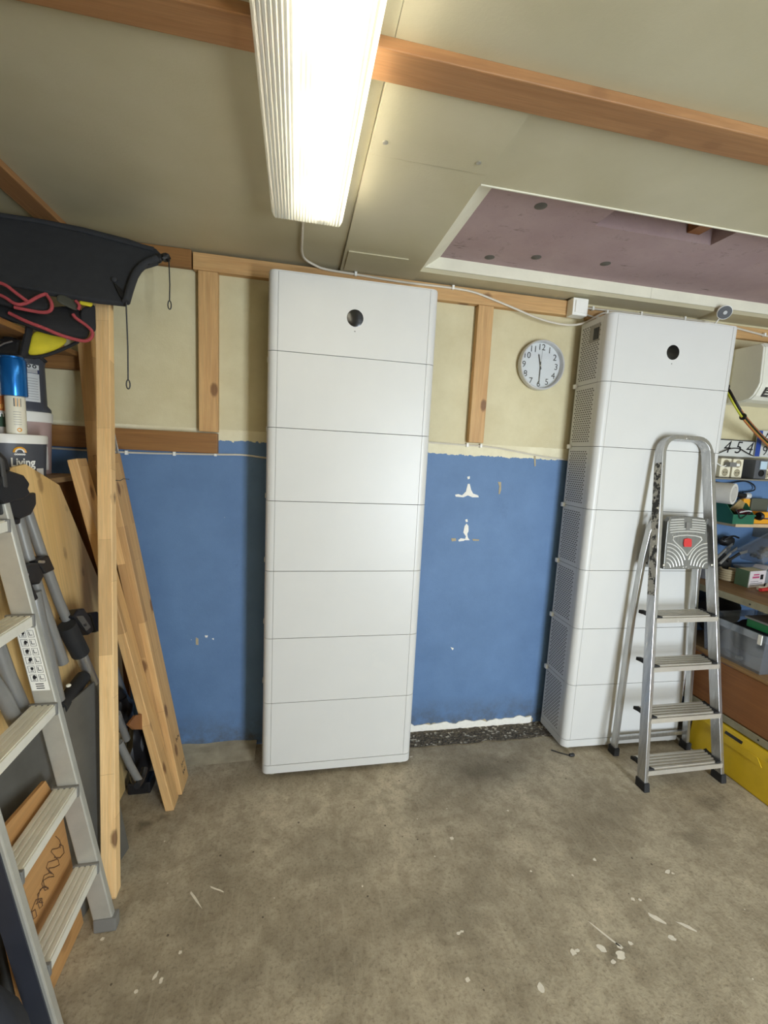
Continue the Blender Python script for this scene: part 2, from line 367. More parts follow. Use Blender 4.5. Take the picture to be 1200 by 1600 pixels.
chip([W(*q) for q in ((716, 844), (720, 841), (727, 842), (725, 845), (717, 846))])
chip([W(*q) for q in ((705, 841), (712, 841), (713, 845), (706, 846))], M_bare); chip([W(*q) for q in ((738, 842), (749, 843), (748, 845), (739, 845))], M_bare)
chip([W(*q) for q in ((730, 745), (734, 744), (734, 748), (731, 749))]); chip([W(*q) for q in ((727, 812), (730, 811), (731, 815), (728, 816))])
chip([W(*q) for q in ((778, 753), (783, 753), (783, 765), (781, 772), (779, 772), (780, 760))], M_bare); chip([W(*q) for q in ((834, 712), (837, 712), (837, 728), (835, 729))], M_bare)
chip([W(*q) for q in ((704, 1011), (709, 1013), (707, 1016))]); chip([W(*q) for q in ((306, 996), (310, 998), (310, 1008), (306, 1007))], M_bare); chip([W(*q) for q in ((320, 993), (325, 993), (324, 996), (321, 996))]); chip([W(*q) for q in ((331, 998), (334, 997), (334, 1000))])
b = MB(); xs = [.80+i*.02 for i in range(42)]
top = [(x, WY-.001, .047+.02*noise.noise(V((x*14, 0, 0)))+.012*noise.noise(V((x*40, 1, 0)))) for x in xs]
b.prism([(x, WY-.001, .001) for x in (xs[-1], xs[0])]+top, (0, -.006, 0))
b.build('bare_patch', M_chip, wb, label='ragged white plaster strip along the wall foot')
for x, w_ in ((.93, .09), (.98, .04), (1.30, .05), (1.60, .06)):
    chip([(x-w_/2, .006), (x+w_/2, .004), (x+w_*.6, .03), (x+w_*.2, .052), (x-w_*.3, .046), (x-w_*.6, .028)], M_bare)
b = MB(); rows = []
for i in range(31):
    x = -.60+i*.0185; zz = .026+.010*noise.noise(V((x*8, 0, 0))); yy = .150+.012*noise.noise(V((x*6, 4, 0)))
    rows.append([(x, yy-.012, .0003), (x, yy+.02, .007), (x, yy+.06, .018), (x, WY-.02, zz), (x, WY+.01, zz+.008)])
b.grid(rows); b.prism(rows[0][::-1], (.0001, 0, 0)); b.prism(rows[-1], (-.0001, 0, 0))
M_foot = plain('rough_footing_concrete', (160, 150, 128), .9, 0, .22, 14, .6, 60)
b.build('footing', M_foot, wb, smooth=False, label='low concrete footing along the left wall foot')

# ceiling: painted boards around a recessed opening
t = NT('painted_ceiling_board'); p = t.wpos(); n = t.noise(p, 3, 5); c = t.mix(t.rng(n, .3, .7), lin(178, 170, 140), lin(188, 180, 152)); c = t.mix(t.rng(t.noise(p, 24, 5, .75), .68, .8, 0., .25), c, lin(160, 150, 120)); t.bump(t.math('ADD', t.noise(p, 140, 3), n), .2, .002); M_ceil = t.set(c, .42)
M_ceil2 = plain('pale_reveal_paint', (222, 218, 198), .55, 0, .05, 9)
ceil = empty('ceiling', (0, 0, CZ), kind='structure')
RX0, RY0, RY1, RZ = .70, -.58, .137, 2.60
def cb(name, x0, x1, y0, y1, z0=CZ, z1=CZ+.02, m=M_ceil, lab=None): return MB().box(x0, x1, y0, y1, z0, z1, .0012).build(name, m, ceil, label=lab)
cb('board', XL, .322, YF, WY); cb('board', .324, RX0-.002, -.648, WY, CZ-.011); cb('board', .324, RX0-.002, -.93, -.651, CZ-.013)
cb('board', .323, XR, YF, -.931); cb('board', RX0, XR, -.931, RY0); cb('board', RX0, XR, RY1, WY, CZ-.003)
cb('edge_strip', RX0+.005, XR, RY0-.006, RY0, CZ-.004, CZ, M_ceil2); cb('cover_plate', .34, .612, .0, .2, CZ-.016, CZ-.0112, lab='small square cover plate near the wall')
b = MB(); b.hexa([(RX0, RY0, CZ), (RX0, RY1, CZ), (RX0-.01, RY1, CZ), (RX0-.01, RY0, CZ), (RX0+.10, RY0, RZ), (RX0+.10, RY1, RZ), (RX0+.08, RY1, RZ), (RX0+.08, RY0, RZ)])
b.build('reveal', M_ceil2, ceil, label='slanted pale left side of the recess')
MB().box(RX0-.01, 2.0, RY1, RY1+.012, CZ+.0178, RZ).build('reveal', M_ceil2, ceil); MB().box(2.001, XR, RY1, RY1+.012, CZ+.0178, RZ).build('reveal', M_ceil2, ceil)
MB().box(RX0, XR, RY0-.012, RY0, CZ+.0205, RZ+.15).build('reveal', M_ceil2, ceil)
t = NT('mauve_cellular_panel'); p = t.wpos(); c = t.mix(t.rng(t.noise(p, 4, 6, .7), .3, .7), lin(158, 134, 136), lin(172, 150, 150)); c = t.mix(t.rng(t.noise(p, 16, 7, .8), .58, .72, 0., .7), c, lin(98, 82, 80))
mp = t.add('ShaderNodeMapping', i0=p); mp.inputs['Rotation'].default_value = (0, 0, .5); mp.inputs['Scale'].default_value = (4, 26, 1); c = t.mix(t.rng(t.noise(mp.outputs[0], 1.2, 4, .7), .64, .72, 0., .75), c, lin(74, 60, 58)); t.bump(t.noise(p, 18, 6, .7), .4, .006); M_purple = t.set(c, .8)
HX0, HX1, HY = 1.305, 1.87, -.33
b = MB(); b.box(RX0+.06, HX0, RY0-.05, RY1+.05, RZ, RZ+.1); b.box(HX1, XR, RY0-.05, RY1+.05, RZ, RZ+.1); b.box(HX0, HX1, HY, RY1+.05, RZ, RZ+.1)
b.build('recess_panel', M_purple, ceil, label='mauve panel inside the recess with a torn notch')
b = MB(); b.box(HX0-.1, HX1+.1, RY0-.05, HY+.1, RZ+.1, RZ+.12); b.build('notch_back', M_brown, ceil)
MB().box(1.74, 1.80, RY0-.04, HY-.005, RZ+.03, RZ+.1).build('batten', M_brown, ceil, label='brown batten inside the notch')
b = MB()
for px, py in ((630, 118), (805, 164), (602, 222), (748, 254)):
    q = at(px, py, 2, CZ-.013); b.lathe([(.003, -.005), (.008, -.003), (.008, .001)], (q.x, q.y, CZ-.013), n=12)
b.build('screw', M_zinc, ceil, kind='stuff')
for px, py in ((845, 322), (765, 402), (838, 402), (946, 412)):
    q = at(px, py, 2, RZ); b = MB(); b.lathe([(.006, -.006), (.014, -.004), (.024, -.001), (.024, .001)], (q.x, q.y, RZ), n=16); b.build('washer', M_vent, ceil)
# ceiling beams and wall timbers
tag(timber('trim_2', (XL, -.97, 2.5125), (XR, -.97, 2.5125), .085, .027, (0, 1, 0), M_beam), 'reddish brown wooden beam crossing the ceiling', kind='structure')
o = timber('trim_3', (-.872, -1.9, 2.513), (-.872, WY-.002, 2.513), .09, .023, (1, 0, 0), M_beam); tag(o, kind='structure')
TY = WY-.04
o = timber('trim_4', (-.353, TY+.02, 2.475), (1.625, TY+.02, 2.475), .076, .04, (0, 0, 1), M_stud); tag(o, kind='structure')
o = timber('trim_5', (1.70, TY+.03, 2.468), (XR, TY+.03, 2.468), .07, .03, (0, 0, 1), M_stud); tag(o, kind='structure')
o = timber('trim_6', (-.287, TY+.02, 1.70), (-.287, TY+.02, 2.436), .088, .04, (1, 0, 0), M_stud); tag(o, kind='structure')
o = timber('trim_7', (1.098, TY+.02, 1.722), (1.098, TY+.02, 2.436), .086, .04, (1, 0, 0), M_stud); tag(o, kind='structure')
o = timber('trim_8', (-1.1, TY+.02, 1.645), (-.246, TY+.02, 1.645), .098, .04, (0, 0, 1), M_rail); tag(o, kind='structure')
o = timber('trim_9', (-1.25, TY+.02, 1.985), (-.765, TY+.02, 1.985), .08, .04, (0, 0, 1), M_rail); tag(o, kind='structure')
o = timber('trim_10', (-1.25, TY+.02, 2.483), (-.36, TY+.02, 2.483), .08, .03, (0, 0, 1), M_rail); tag(o, kind='structure')

# ---------------------------------------------------------------- ceiling lamp
LX0, LX1, LY0, LY1, LZ = .033, .276, -1.75, -.345, 2.435
lamp = empty('ceiling_lamp', (.155, -1.0, 2.43), 'long ribbed fluorescent ceiling lamp with its right tube lit', 'lamp')
t = NT('ribbed_clear_diffuser'); tr = t.add('ShaderNodeBsdfTransparent'); tr.inputs[0].default_value = (.96, .97, .95, 1); tl = t.add('ShaderNodeBsdfTranslucent'); tl.inputs[0].default_value = (.95, .95, .9, 1); gl = t.add('ShaderNodeBsdfGlossy'); gl.inputs['Roughness'].default_value = .15; df = t.add('ShaderNodeBsdfDiffuse'); df.inputs[0].default_value = (.85, .85, .78, 1)
def mixs(f, a, b_): n = t.add('ShaderNodeMixShader'); n.inputs[0].default_value = f; t.t.links.new(a.outputs[0], n.inputs[1]); t.t.links.new(b_.outputs[0], n.inputs[2]); return n
s_ = mixs(.35, mixs(.45, mixs(.55, tr, tl), df), gl); s_ = mixs(.10, mixs(.28, mixs(.62, tr, tl), df), gl); t.t.links.new(s_.outputs[0], t.out.inputs[0]); M_diff = t.m
b = MB(); NR = 44; prof = [(LX0-.004, LZ+.046), (LX0-.002, LZ+.02), (LX0+.006, LZ+.005)]
for i in range(NR+1):
    x = LX0+.012+(LX1-LX0-.024)*i/NR; prof.append((x, LZ+(.0026 if i % 2 else 0)))
prof += [(LX1-.006, LZ+.005), (LX1+.002, LZ+.02), (LX1+.004, LZ+.046)]
b.grid([[(x, y, z) for x, z in prof] for y in (LY0+.01, LY1-.012)]); ex = LX0+.006
b.grid([[(x, LY1-.012, z) for x, z in prof], [(LX0+.004+(x-LX0)*(LX1-LX0-.008)/(LX1-LX0), LY1-.003, max(z, LZ+.007)) for x, z in prof], [(x, LY1, LZ+.046) for x, z in prof]])
b.grid([[(x, LY0+.01, z) for x, z in prof], [(x, LY0, LZ+.046) for x, z in prof]])
b.build('diffuser', M_diff, lamp, smooth=False, label='clear ribbed plastic cover')
M_lampbody = plain('white_lamp_body', (232, 230, 216), .4, 0, .03)
b = MB(); b.box(LX0+.055, LX1-.022, LY0+.004, LY1-.03, LZ+.047, LZ+.063); b.build('housing', M_lampbody, lamp, bev=.003)
M_em = NT('lit_fluorescent_tube'); e = M_em.add('ShaderNodeEmission'); e.inputs[0].default_value = (1, .92, .76, 1); e.inputs[1].default_value = TUBE; M_em.t.links.new(e.outputs[0], M_em.out.inputs[0])
b = MB(); b.tube([(.205, LY0+.06, LZ+.026), (.205, LY1-.055, LZ+.026)], .013, 12); b.build('tube', M_em.m, lamp, label='lit fluorescent tube')
b = MB(); b.tube([(.105, LY0+.06, LZ+.026), (.105, LY1-.055, LZ+.026)], .013, 12); b.build('tube', M_pwhite, lamp, label='unlit fluorescent tube')
for x in (.105, .205):
    MB().box(x-.012, x+.012, LY1-.054, LY1-.03, LZ+.012, LZ+.047).build('lamp_holder', M_pwhite, lamp)
for y in (-.62, -.95, -1.3): MB().box(.135, .165, y-.05, y+.05, LZ+.03, LZ+.047).build('ballast', M_zinc, lamp)

# ---------------------------------------------------------------- battery cabinets
CW, CD, MH, TH, BZ, GM = .767, .245, .3328, .3315, .066, .0428
def rrect(x0, x1, y0, y1, r, n=6):       # rounded front corners (y0 side)
    p = [(x0, y1)]
    p += [(x0+r-r*math.cos(a), y0+r-r*math.sin(a)) for a in [PI/2*i/n for i in range(n+1)]]
    p += [(x1-r+r*math.sin(a), y0+r-r*math.cos(a)) for a in [PI/2*i/n for i in range(n+1)]]
    return p+[(x1, y1)]
def corner(sgn, h):                      # rounded corner cover, sgn 0 left / 1 right
    r = .034; n = 7; out = [(GM-.0006, 0)]+[(r-r*math.sin(a), r-r*math.cos(a)) for a in [PI/2*i/n for i in range(n+1)]]+[(0, .05)]
    inn = [(.007, .05)]+[(r-(r-.007)*math.cos(a), r-(r-.007)*math.sin(a)) for a in [PI/2*i/n for i in range(n+1)]]+[(GM-.0006, .007)]
    pts = [((CW-x) if sgn else x, y) for x, y in out+inn]
    b = MB(); b.prism([(x, y, .0012) for x, y in pts], (0, 0, h-.0024)); b.sm = True
    return b
def vent(sgn, h, hole=None):             # side panel with real staggered slots
    b = MB(); y0, y1, z0, z1 = .0505, CD-.002, .0012, h-.0012; a0, a1, c0, c1 = .066, CD-.014, .022, h-.022
    xx = CW if sgn else 0.0
    def q(ya, yb, za, zb): b.poly([(xx, ya, za), (xx, yb, za), (xx, yb, zb), (xx, ya, zb)])
    q(y0, y1, z0, c0); q(y0, y1, c1, z1); q(y0, a0, c0, c1); q(a1, y1, c0, c1)
    nr, nc = 24, 8; rh = (c1-c0)/nr; cw = (a1-a0)/(nc+.5)
    for r in range(nr):
        za = c0+r*rh; q(a0, a1, za, za+rh*.25); q(a0, a1, za+rh*.75, za+rh); y = a0; off = (.5*cw if r % 2 else 0)
        for c in range(nc):
            h0 = a0+off+c*cw+cw*.2; h1 = h0+cw*.6
            if hole and hole[0]-.01 < za < hole[1]: pass
            q(y, h0, za+rh*.25, za+rh*.75); y = h1
        q(y, a1, za+rh*.25, za+rh*.75)
    return b
proto = {}
def put(me, name, parent, z):
    o = bpy.data.objects.new(name, me); COL.objects.link(o); o.parent = parent; o.location = (0, 0, z); return o
def bracket_mb(sgn):
    x0, x1 = ((CW+.001, CW+.016) if sgn else (-.016, -.001)); return MB().box(x0, x1, .222, .243, -.012, .012, .002)
def mesh_of(b, m): o = b.build('p', m, None, world=False); me = o.data; bpy.data.objects.remove(o); return me
def cabinet(loc, rz, label):
    root = empty('battery_cabinet', loc, label, 'battery cabinet', 'tall white battery towers', rz=rz)
    if not proto:
        for k, h in (('m', MH), ('t', TH)):
            proto[k] = dict(body=mesh_of(MB().prism([(x, y, .0008) for x, y in rrect(.0075, CW-.0075, .0078, CD-.001, .032)], (0, 0, h-.0016)), M_vent), panel=mesh_of(MB().box(GM+.0006, CW-GM-.0006, 0, .007, .0012, h-.0012, .0008), M_white),
                cl=mesh_of(corner(0, h), M_white), cr=mesh_of(corner(1, h), M_white), sl=mesh_of(vent(0, h), M_white), sr=mesh_of(vent(1, h), M_white))
        proto['br'] = [mesh_of(bracket_mb(0), M_pwhite), mesh_of(bracket_mb(1), M_pwhite)]
        proto['plinth'] = mesh_of((lambda b: b.prism([(x, y, .022) for x, y in rrect(0, CW, 0, CD, .034)], (0, 0, BZ-.0235)))(MB()), M_white)
        proto['top'] = mesh_of((lambda b: b.prism([(x, y, 0) for x, y in rrect(.002, CW-.002, .002, CD, .034)], (0, 0, .005)))(MB()), M_white)
        proto['foot'] = mesh_of(MB().lathe([(.018, 0), (.018, .008), (.008, .01), (.008, .0225)], (0, 0, 0), n=14), M_zinc)
    put(proto['plinth'], 'plinth', root, 0)
    for x in (.05, CW-.05):
        for y in (.04, CD-.04): put(proto['foot'], 'foot', root, 0).location = (x, y, 0)
    for i in range(7):
        k = 't' if i == 6 else 'm'; z = BZ+i*MH; P = proto[k]
        m = put(P['body'], 'control_unit' if i == 6 else 'battery_module', root, z)
        put(P['panel'], 'front_panel', m, 0); put(P['cl'], 'corner_cover', m, 0); put(P['cr'], 'corner_cover', m, 0); put(P['sl'], 'vented_side', m, 0); put(P['sr'], 'vented_side', m, 0)
        if i:
            for s in (0, 1): put(proto['br'][s], 'bracket', root, z)
    zt = BZ+6*MH; b = MB(); b.lathe([(.0372, 0), (.0372, .0012), (.035, .002)], (.380, .0005, zt+.171), 'y', 32); o = b.build('status_window', M_window, m, world=False, label='round black status window')
    b = MB(); b.lathe([(.0028, 0), (.0026, .0008)], (.381, .0003, zt+.114), 'y', 10); b.build('indicator', M_dark, m, world=False)
    for o in m.children:
        if o.name.startswith(('status', 'indi')): o.location = (0, 0, -zt)
    for s in (0, 1):
        x0, x1 = ((CW-.001, CW+.0012) if s else (-.0012, .001)); b = MB(); b.box(x0, x1, .075, .16, .215, .305); o = b.build('connector_recess', M_rec, m, world=False, label='grey rectangular connector recess')
        x0, x1 = ((CW+.001, CW+.004) if s else (-.004, -.001)); b = MB(); b.box(x0, x1, .082, .122, .225, .285, .001); b.build('connector', M_black, m, world=False, label='black connector')
    put(proto['top'], 'top_plate', root, BZ+6*MH+TH)
    return root
cabinet((0, 0, 0), 0, 'tall white stacked battery tower standing centre in front of the blue wall')
cabinet((1.6652, -.0043, 0), -.0279, 'tall white stacked battery tower with vented side, behind the step ladder')

# ---------------------------------------------------------------- wall clock
cx, cz = 1.452, 2.164; CY = WY
clock = empty('wall_clock', (cx, CY, cz), 'round silver wall clock with black numerals on the cream wall', 'clock')
M_silver = plain('silver_plastic', (206, 206, 206), .35, .25, .04); M_dial = plain('silver_grey_dial', (206, 210, 212), .5, 0, .02); M_ink = plain('black_ink', (28, 28, 32), .5)
R = .135
b = MB(); b.lathe([(R*.93, .002), (R*.99, .012), (R, .03), (R*.975, .044), (R*.94, .047), (R*.915, .044), (R*.905, .018), (R*.905, .012)], (cx, CY, cz), 'y', 48, cap=False); b.build('case', M_silver, clock)
b = MB(); b.lathe([(R*.92, .001), (R*.92, .013)], (cx, CY, cz), 'y', 48); b.build('dial', M_dial, clock)
for n_ in range(1, 13):
    a = PI/2-n_*PI/6; text('numeral', str(n_), .047, face_minus_y(cx+.098*math.cos(a), CY-.0136, cz+.098*math.sin(a)), M_ink, clock)
def hand(name, ang, L, w_, y, m):
    d = V((math.sin(ang), 0, math.cos(ang))); n_ = V((d.z, 0, -d.x)); c = V((cx, y, cz))
    MB().prism([c-d*.02+n_*w_, c+d*L+n_*w_*.7, c+d*L-n_*w_*.7, c-d*.02-n_*w_], (0, -.001, 0)).build(name, m, clock)
hand('hour_hand', math.radians(-14), .062, .0035, CY-.016, M_ink); hand('minute_hand', math.radians(180), .095, .0024, CY-.018, M_ink); hand('second_hand', math.radians(2), .08, .0006, CY-.020, M_dark)
b = MB(); b.lathe([(.004, .014), (.004, .022)], (cx, CY, cz), 'y', 12); b.build('hub', M_zinc, clock)
t = NT('clear_glass_cover'); tr = t.add('ShaderNodeBsdfTransparent'); gl = t.add('ShaderNodeBsdfGlossy'); gl.inputs['Roughness'].default_value = .02
s_ = mixs(.05, tr, gl); t.t.links.new(s_.outputs[0], t.out.inputs[0]); M_glass = t.m
b = MB(); b.lathe([(R*.908, .036), (R*.908, .0375)], (cx, CY, cz), 'y', 40); b.build('glass', M_glass, clock)

# ---------------------------------------------------------------- switch, camera, cables on the top timber
sw = empty('light_switch', (1.61, TY, 2.46), 'white light switch box on the top timber beside the right tower', 'switch')
MB().box(1.565, 1.655, TY-.055, TY, 2.425, 2.513, .004).build('box', M_pwhite, sw); MB().box(1.578, 1.642, TY-.061, TY-.055, 2.438, 2.500, .002).build('rocker', M_pwhite, sw)
sc_ = at(1132, 488, 1, .10); cam_ = empty('security_camera', (sc_.x, .10, CZ-.04), 'small round security camera with black face under the ceiling edge', 'camera')
d = (V((1.2, -2.2, 1.3))-sc_).normalized(); Mq = d.to_track_quat('Z', 'Y').to_matrix().to_4x4(); Mq.translation = sc_
def lat(prof, name, m, **k):
    b = MB(); b.lathe(prof, (0, 0, 0), 'z', 24); bmesh.ops.transform(b.b, matrix=Mq, verts=b.b.verts); return b.build(name, m, cam_, **k)
lat([(.02, -.028), (.033, -.022), (.036, -.01), (.036, .006)], 'body', M_pwhite); lat([(.034, .004), (.033, .010)], 'face', M_black, label='glossy black face'); lat([(.012, .010), (.010, .013)], 'lens', M_tube)
MB().tube([sc_+V((0, .02, .01)), sc_+V((0, .03, CZ-.006-sc_.z))], .008, 8).build('bracket', M_pwhite, cam_)
MB().tube([sc_+V((0, .02, -.02)), sc_+V((-.01, .05, -.06)), sc_+V((-.03, .09, -.09)), sc_+V((-.06, .11, -.12))], .004, 6, smooth=2).build('cord', M_pwhite, cam_)
def cable(name, pts, r, m, label, clips=(), cat='cable', smooth=2):
    o = empty(name, V(pts[0]), label, cat); MB().tube(pts, r, 6, smooth=smooth).build('sheath', m, o)
    for c in clips: MB().box(c[0]-.006, c[0]+.006, c[1]-.010, c[1]+.006, c[2]-.009, c[2]+.011, .002).build('clip', M_pwhite, o)
    return o
y_ = TY-.006
cable('lamp_cable', [(.142, LY1-.002, LZ+.055), (.140, -.25, CZ-.012), (.138, -.05, CZ-.012), (.136, .07, CZ-.012), (.15, .15, CZ-.014), (.20, .20, CZ-.014), (.242, y_, 2.507), (.4, y_, 2.503), (.546, y_, 2.497), (.678, y_, 2.495), (.904, y_, 2.499), (1.024, y_, 2.493), (1.135, y_, 2.466), (1.248, y_-.01, 2.434), (1.403, y_-.01, 2.392), (1.559, y_-.012, 2.377), (1.656, y_-.02, 2.392), (1.76, y_-.02, 2.46), (1.806, y_, 2.474), (1.9, y_, 2.485)], .0055, M_cable, 'white cable running from the ceiling lamp along the top timber', [(.4, y_, 2.503), (.904, y_, 2.499), (1.806, y_, 2.474)])
cable('wiring', [(1.66, y_, 2.483), (1.70, y_+.006, 2.487), (1.865, y_+.01, 2.492), (2.031, y_+.01, 2.494), (2.322, y_+.01, 2.498), (2.555, y_+.01, 2.498), (2.928, y_+.01, 2.460)], .0055, M_cable, 'upper white cable from the switch to the right above the right tower', [(1.72, y_+.006, 2.487), (2.031, y_+.01, 2.494), (2.322, y_+.01, 2.498), (2.9, y_+.01, 2.464)])
cable('wiring', [(1.66, y_, 2.455), (1.75, y_+.006, 2.44), (1.9, y_+.008, 2.462), (2.1, y_+.008, 2.472), (2.4, y_+.008, 2.478), (2.52, y_+.008, 2.462), (2.68, y_+.008, 2.478)], .0045, M_cable, 'lower sagging white cable from the switch behind the right tower')
cable('wiring', [(-1.1, WY-.007, 1.588), (-.664, WY-.007, 1.580), (-.373, WY-.007, 1.588), (-.237, WY-.007, 1.592), (-.12, WY-.007, 1.597), (-.02, WY-.007, 1.585), (.06, WY-.007, 1.585)], .005, M_cable, 'white cable along the blue wall left of the centre tower', [(-.664, WY-.007, 1.580), (-.45, WY-.007, 1.585), (-.26, WY-.007, 1.592)])
cable('wiring', [(.76, WY-.007, 1.71), (.851, WY-.007, 1.71), (1.06, WY-.007, 1.706), (1.182, WY-.007, 1.706), (1.34, WY-.007, 1.689), (1.5, WY-.007, 1.668), (1.70, WY-.007, 1.652)], .005, M_cable, 'white cable crossing the cream wall below the clock', [(1.06, WY-.007, 1.706), (1.14, WY-.007, 1.706)])

# ---------------------------------------------------------------- step ladder
LP = V((0, -.322, 0)); LN = V((0, 1, -.15)).normalized()
def lp(x, z, off=0): return V((x, -.322+.15*z, z))-LN*off*1.0
sl = empty('step_ladder', (2.15, -.18, 0), 'folded aluminium step ladder with paint splashes leaning before the right tower', 'ladder')
xl0, xr0, xl1, xr1, zt = 1.917, 2.388, 2.003, 2.300, 1.72
path = [lp(xl0, .02), lp(xl0+(xl1-xl0)*.5, zt*.5), lp(xl1, zt)]
rr = .075
for i in range(1, 7): a = PI/2*i/6; path.append(lp(xl1+rr-rr*math.cos(a)+.004, zt+rr*math.sin(a)))
for i in range(0, 7): a = PI/2*i/6; path.append(lp(xr1-rr+rr*math.sin(a)-.004, zt+rr*math.cos(a)))
path += [lp(xr1, zt), lp(xr0+(xr1-xr0)*.5, zt*.5), lp(xr0, .02)]
prof = [(-.011, -.027), (.011, -.027), (.011, .027), (-.011, .027)]
b = MB(); b.sweep(path, prof, nrm=LN); b.build('front_frame', M_aluold, sl, bev=.003, label='bent aluminium hoop frame')
t = NT('blackened_aluminium'); n = t.noise(t.co(scale=(1, 1, 1)), 26, 5, .7); c = t.mix(t.rng(n, .46, .5), lin(40, 38, 34), lin(176, 172, 162)); c = t.mix(t.rng(t.noise(t.co(), 60, 4), .62, .64), c, lin(226, 222, 210)); M_patina = t.set(c, .5, .3)
xo = lambda z: xl0+(xl1-xl0)*z/zt-.0125
MB().hexa([lp(xo(.98), .98, .022)+V((0, 0, 0)), lp(xo(.98)+.002, .98, .022), lp(xo(.98)+.002, .98, -.022), lp(xo(.98), .98, -.022), lp(xo(1.66), 1.66, .022), lp(xo(1.66)+.002, 1.66, .022), lp(xo(1.66)+.002, 1.66, -.022), lp(xo(1.66), 1.66, -.022)]).build('worn_strip', M_patina, sl, label='blackened paint-splashed patch on the left rail')
for xf in (xl0, xr0):
    b = MB(); q = lp(xf, .0); b.hexa([(xf-.017, q.y-.034, .0005), (xf+.017, q.y-.034, .0005), (xf+.017, q.y+.032, .0005), (xf-.017, q.y+.032, .0005), (xf-.015, q.y-.027, .045), (xf+.015, q.y-.027, .045), (xf+.015, q.y+.037, .045), (xf-.015, q.y+.037, .045)]); b.build('foot', M_rubber, sl, bev=.004)
for z in (.105, .365, .622, .870):
    f = z/zt; xa, xb = xl0+(xl1-xl0)*f+.012, xr0+(xr1-xr0)*f-.012; yf = -.322+.15*z-.030; yb = yf+.115
    st = MB(); st.box(xa, xb, yf, yb, z-.004, z+.001); st.box(xa-.010, xb+.010, yf-.003, yf+.0015, z-.024, z+.001); st.box(xa, xb, yb-.002, yb, z-.02, z)
    for i in range(5): y0 = yf+.010+i*.0205; st.box(xa, xb, y0, y0+.0105, z+.001, z+.0065)
    s_o = st.build('step', M_tread, sl)
    for x, s in ((xa, 1), (xb, -1)):
        pts = [(x-s*.014, yf+.004), (x+s*.030, yf+.002), (x+s*.006, yf+.045), (x+s*.004, yb-.012), (x-s*.022, yb-.006), (x-s*.014, yb-.03)]
        MB().prism([(u, v, z-.010) for u, v in pts], (0, 0, .019)).build('end_cap', M_rubber, s_o, bev=.002)
# folded platform with pressed ribs and a red emblem
def pp(u, v, o=0): # platform plane coordinates: u across, v up
    return V((2.155+u, -.170+.13*v-o, 1.115+v))
wb_, wt_, hh = .140, .122, .268
out = [pp(-wb_, 0), pp(wb_, 0), pp(wb_*.96, .1), pp(wt_, hh-.02), pp(wt_-.02, hh), pp(0, hh+.008), pp(-wt_+.02, hh), pp(-wt_, hh-.02), pp(-wb_*.96, .1)]
plat = MB().prism(out, (0, .03, 0)).build('platform', M_plat, sl, bev=.004, label='grey ribbed platform plate folded upright')
b = MB()
M_ribs = satin('pale_rib_metal', (236, 236, 232))  # ribs paler than the platform plate
def rib(pts, r=.0034): b.tube([pp(u, v, .001) for u, v in pts], r, 6)
for k_ in range(6):
    r_ = .028+k_*.018
    for s in (-1, 1):
        pts = []
        for i in range(9):
            a = math.radians(8+i*11.5); u = s*(.128-r_*math.cos(a)*1.05); v = .006+r_*math.sin(a)*1.1
            if s*u > .006 and abs(u) < .132: pts.append((u, v))
        if len(pts) > 2: rib(pts)
rib([(0, .072), (-.03, .105), (-.075, .14), (-.09, .155), (-.085, .168), (-.05, .175), (0, .178), (.05, .175), (.085, .168), (.09, .155), (.075, .14), (.03, .105), (0, .072)])
for k_, (v, hw) in enumerate(((.19, .108), (.203, .11), (.216, .112), (.229, .112), (.242, .11), (.255, .105))):
    if k_ < 2: rib([(-hw, v), (-hw*.5, v+.006), (0, v+.008), (hw*.5, v+.006), (hw, v)])
    else: rib([(-hw, v), (-hw*.5, v+.004), (-.025, v+.005)]); rib([(.025, v+.005), (hw*.5, v+.004), (hw, v)])
b.build('rib', M_ribs, plat, kind='stuff', label='pressed light ribs')
M_red = plain('red_plastic', (200, 52, 52), .5, 0, .06)
b = MB(); b.prism([pp(-.022, .118, .002), pp(.022, .118, .002), pp(.024, .135, .002), pp(.022, .158, .002), pp(0, .163, .002), pp(-.022, .158, .002), pp(-.026, .135, .002)], (0, -.004, 0)); b.build('emblem', M_red, plat, label='red hexagonal plate')
b = MB(); b.prism([pp(-.012, .205, .001), pp(.010, .205, .001), pp(.010, .245, .001), pp(-.012, .245, .001)], (0, -.004, 0)); b.build('latch', M_tube, plat)
# rear legs
def rear(p): b = MB(); b.sweep([V(q) for q in p], [(-.010, -.018), (.010, -.018), (.010, .018), (-.010, .018)], nrm=V((0, 1, 0))); return b.build('rear_leg', M_alu, sl, bev=.003)
rear([(1.956, -.060, .03), (1.958, -.066, .83), (1.966, -.078, 1.16), (1.975, -.088, 1.30), (1.99, -.094, 1.35), (2.02, -.10, 1.375)])
rear([(2.428, -.072, .03), (2.37, -.074, .625), (2.315, -.083, 1.067), (2.30, -.09, 1.30)])
for xf, yf in ((1.956, -.060), (2.428, -.072)): MB().box(xf-.017, xf+.017, yf-.026, yf+.026, .0005, .045, .004).build('foot', M_rubber, sl)
MB().box(1.966, 2.422, -.068, -.052, .083, .107, .003).build('rear_bar', M_alu, sl)
MB().box(1.965, 2.315, -.085, -.068, 1.105, 1.13, .003).build('rear_bar', M_plat, sl)
MB().prism([(1.985, -.098, 1.12), (2.02, -.122, 1.12), (2.02, -.10, 1.34), (1.99, -.094, 1.33)], (.003, .008, 0)).build('hinge_plate', M_plat, sl)
for x0, x1 in ((2.268, 2.305),): MB().prism([(x0, -.118, 1.34), (x1, -.118, 1.38), (x1, -.118, 1.35), (x0, -.118, 1.31)], (0, .012, 0)).build('hinge_plate', M_plat, sl)
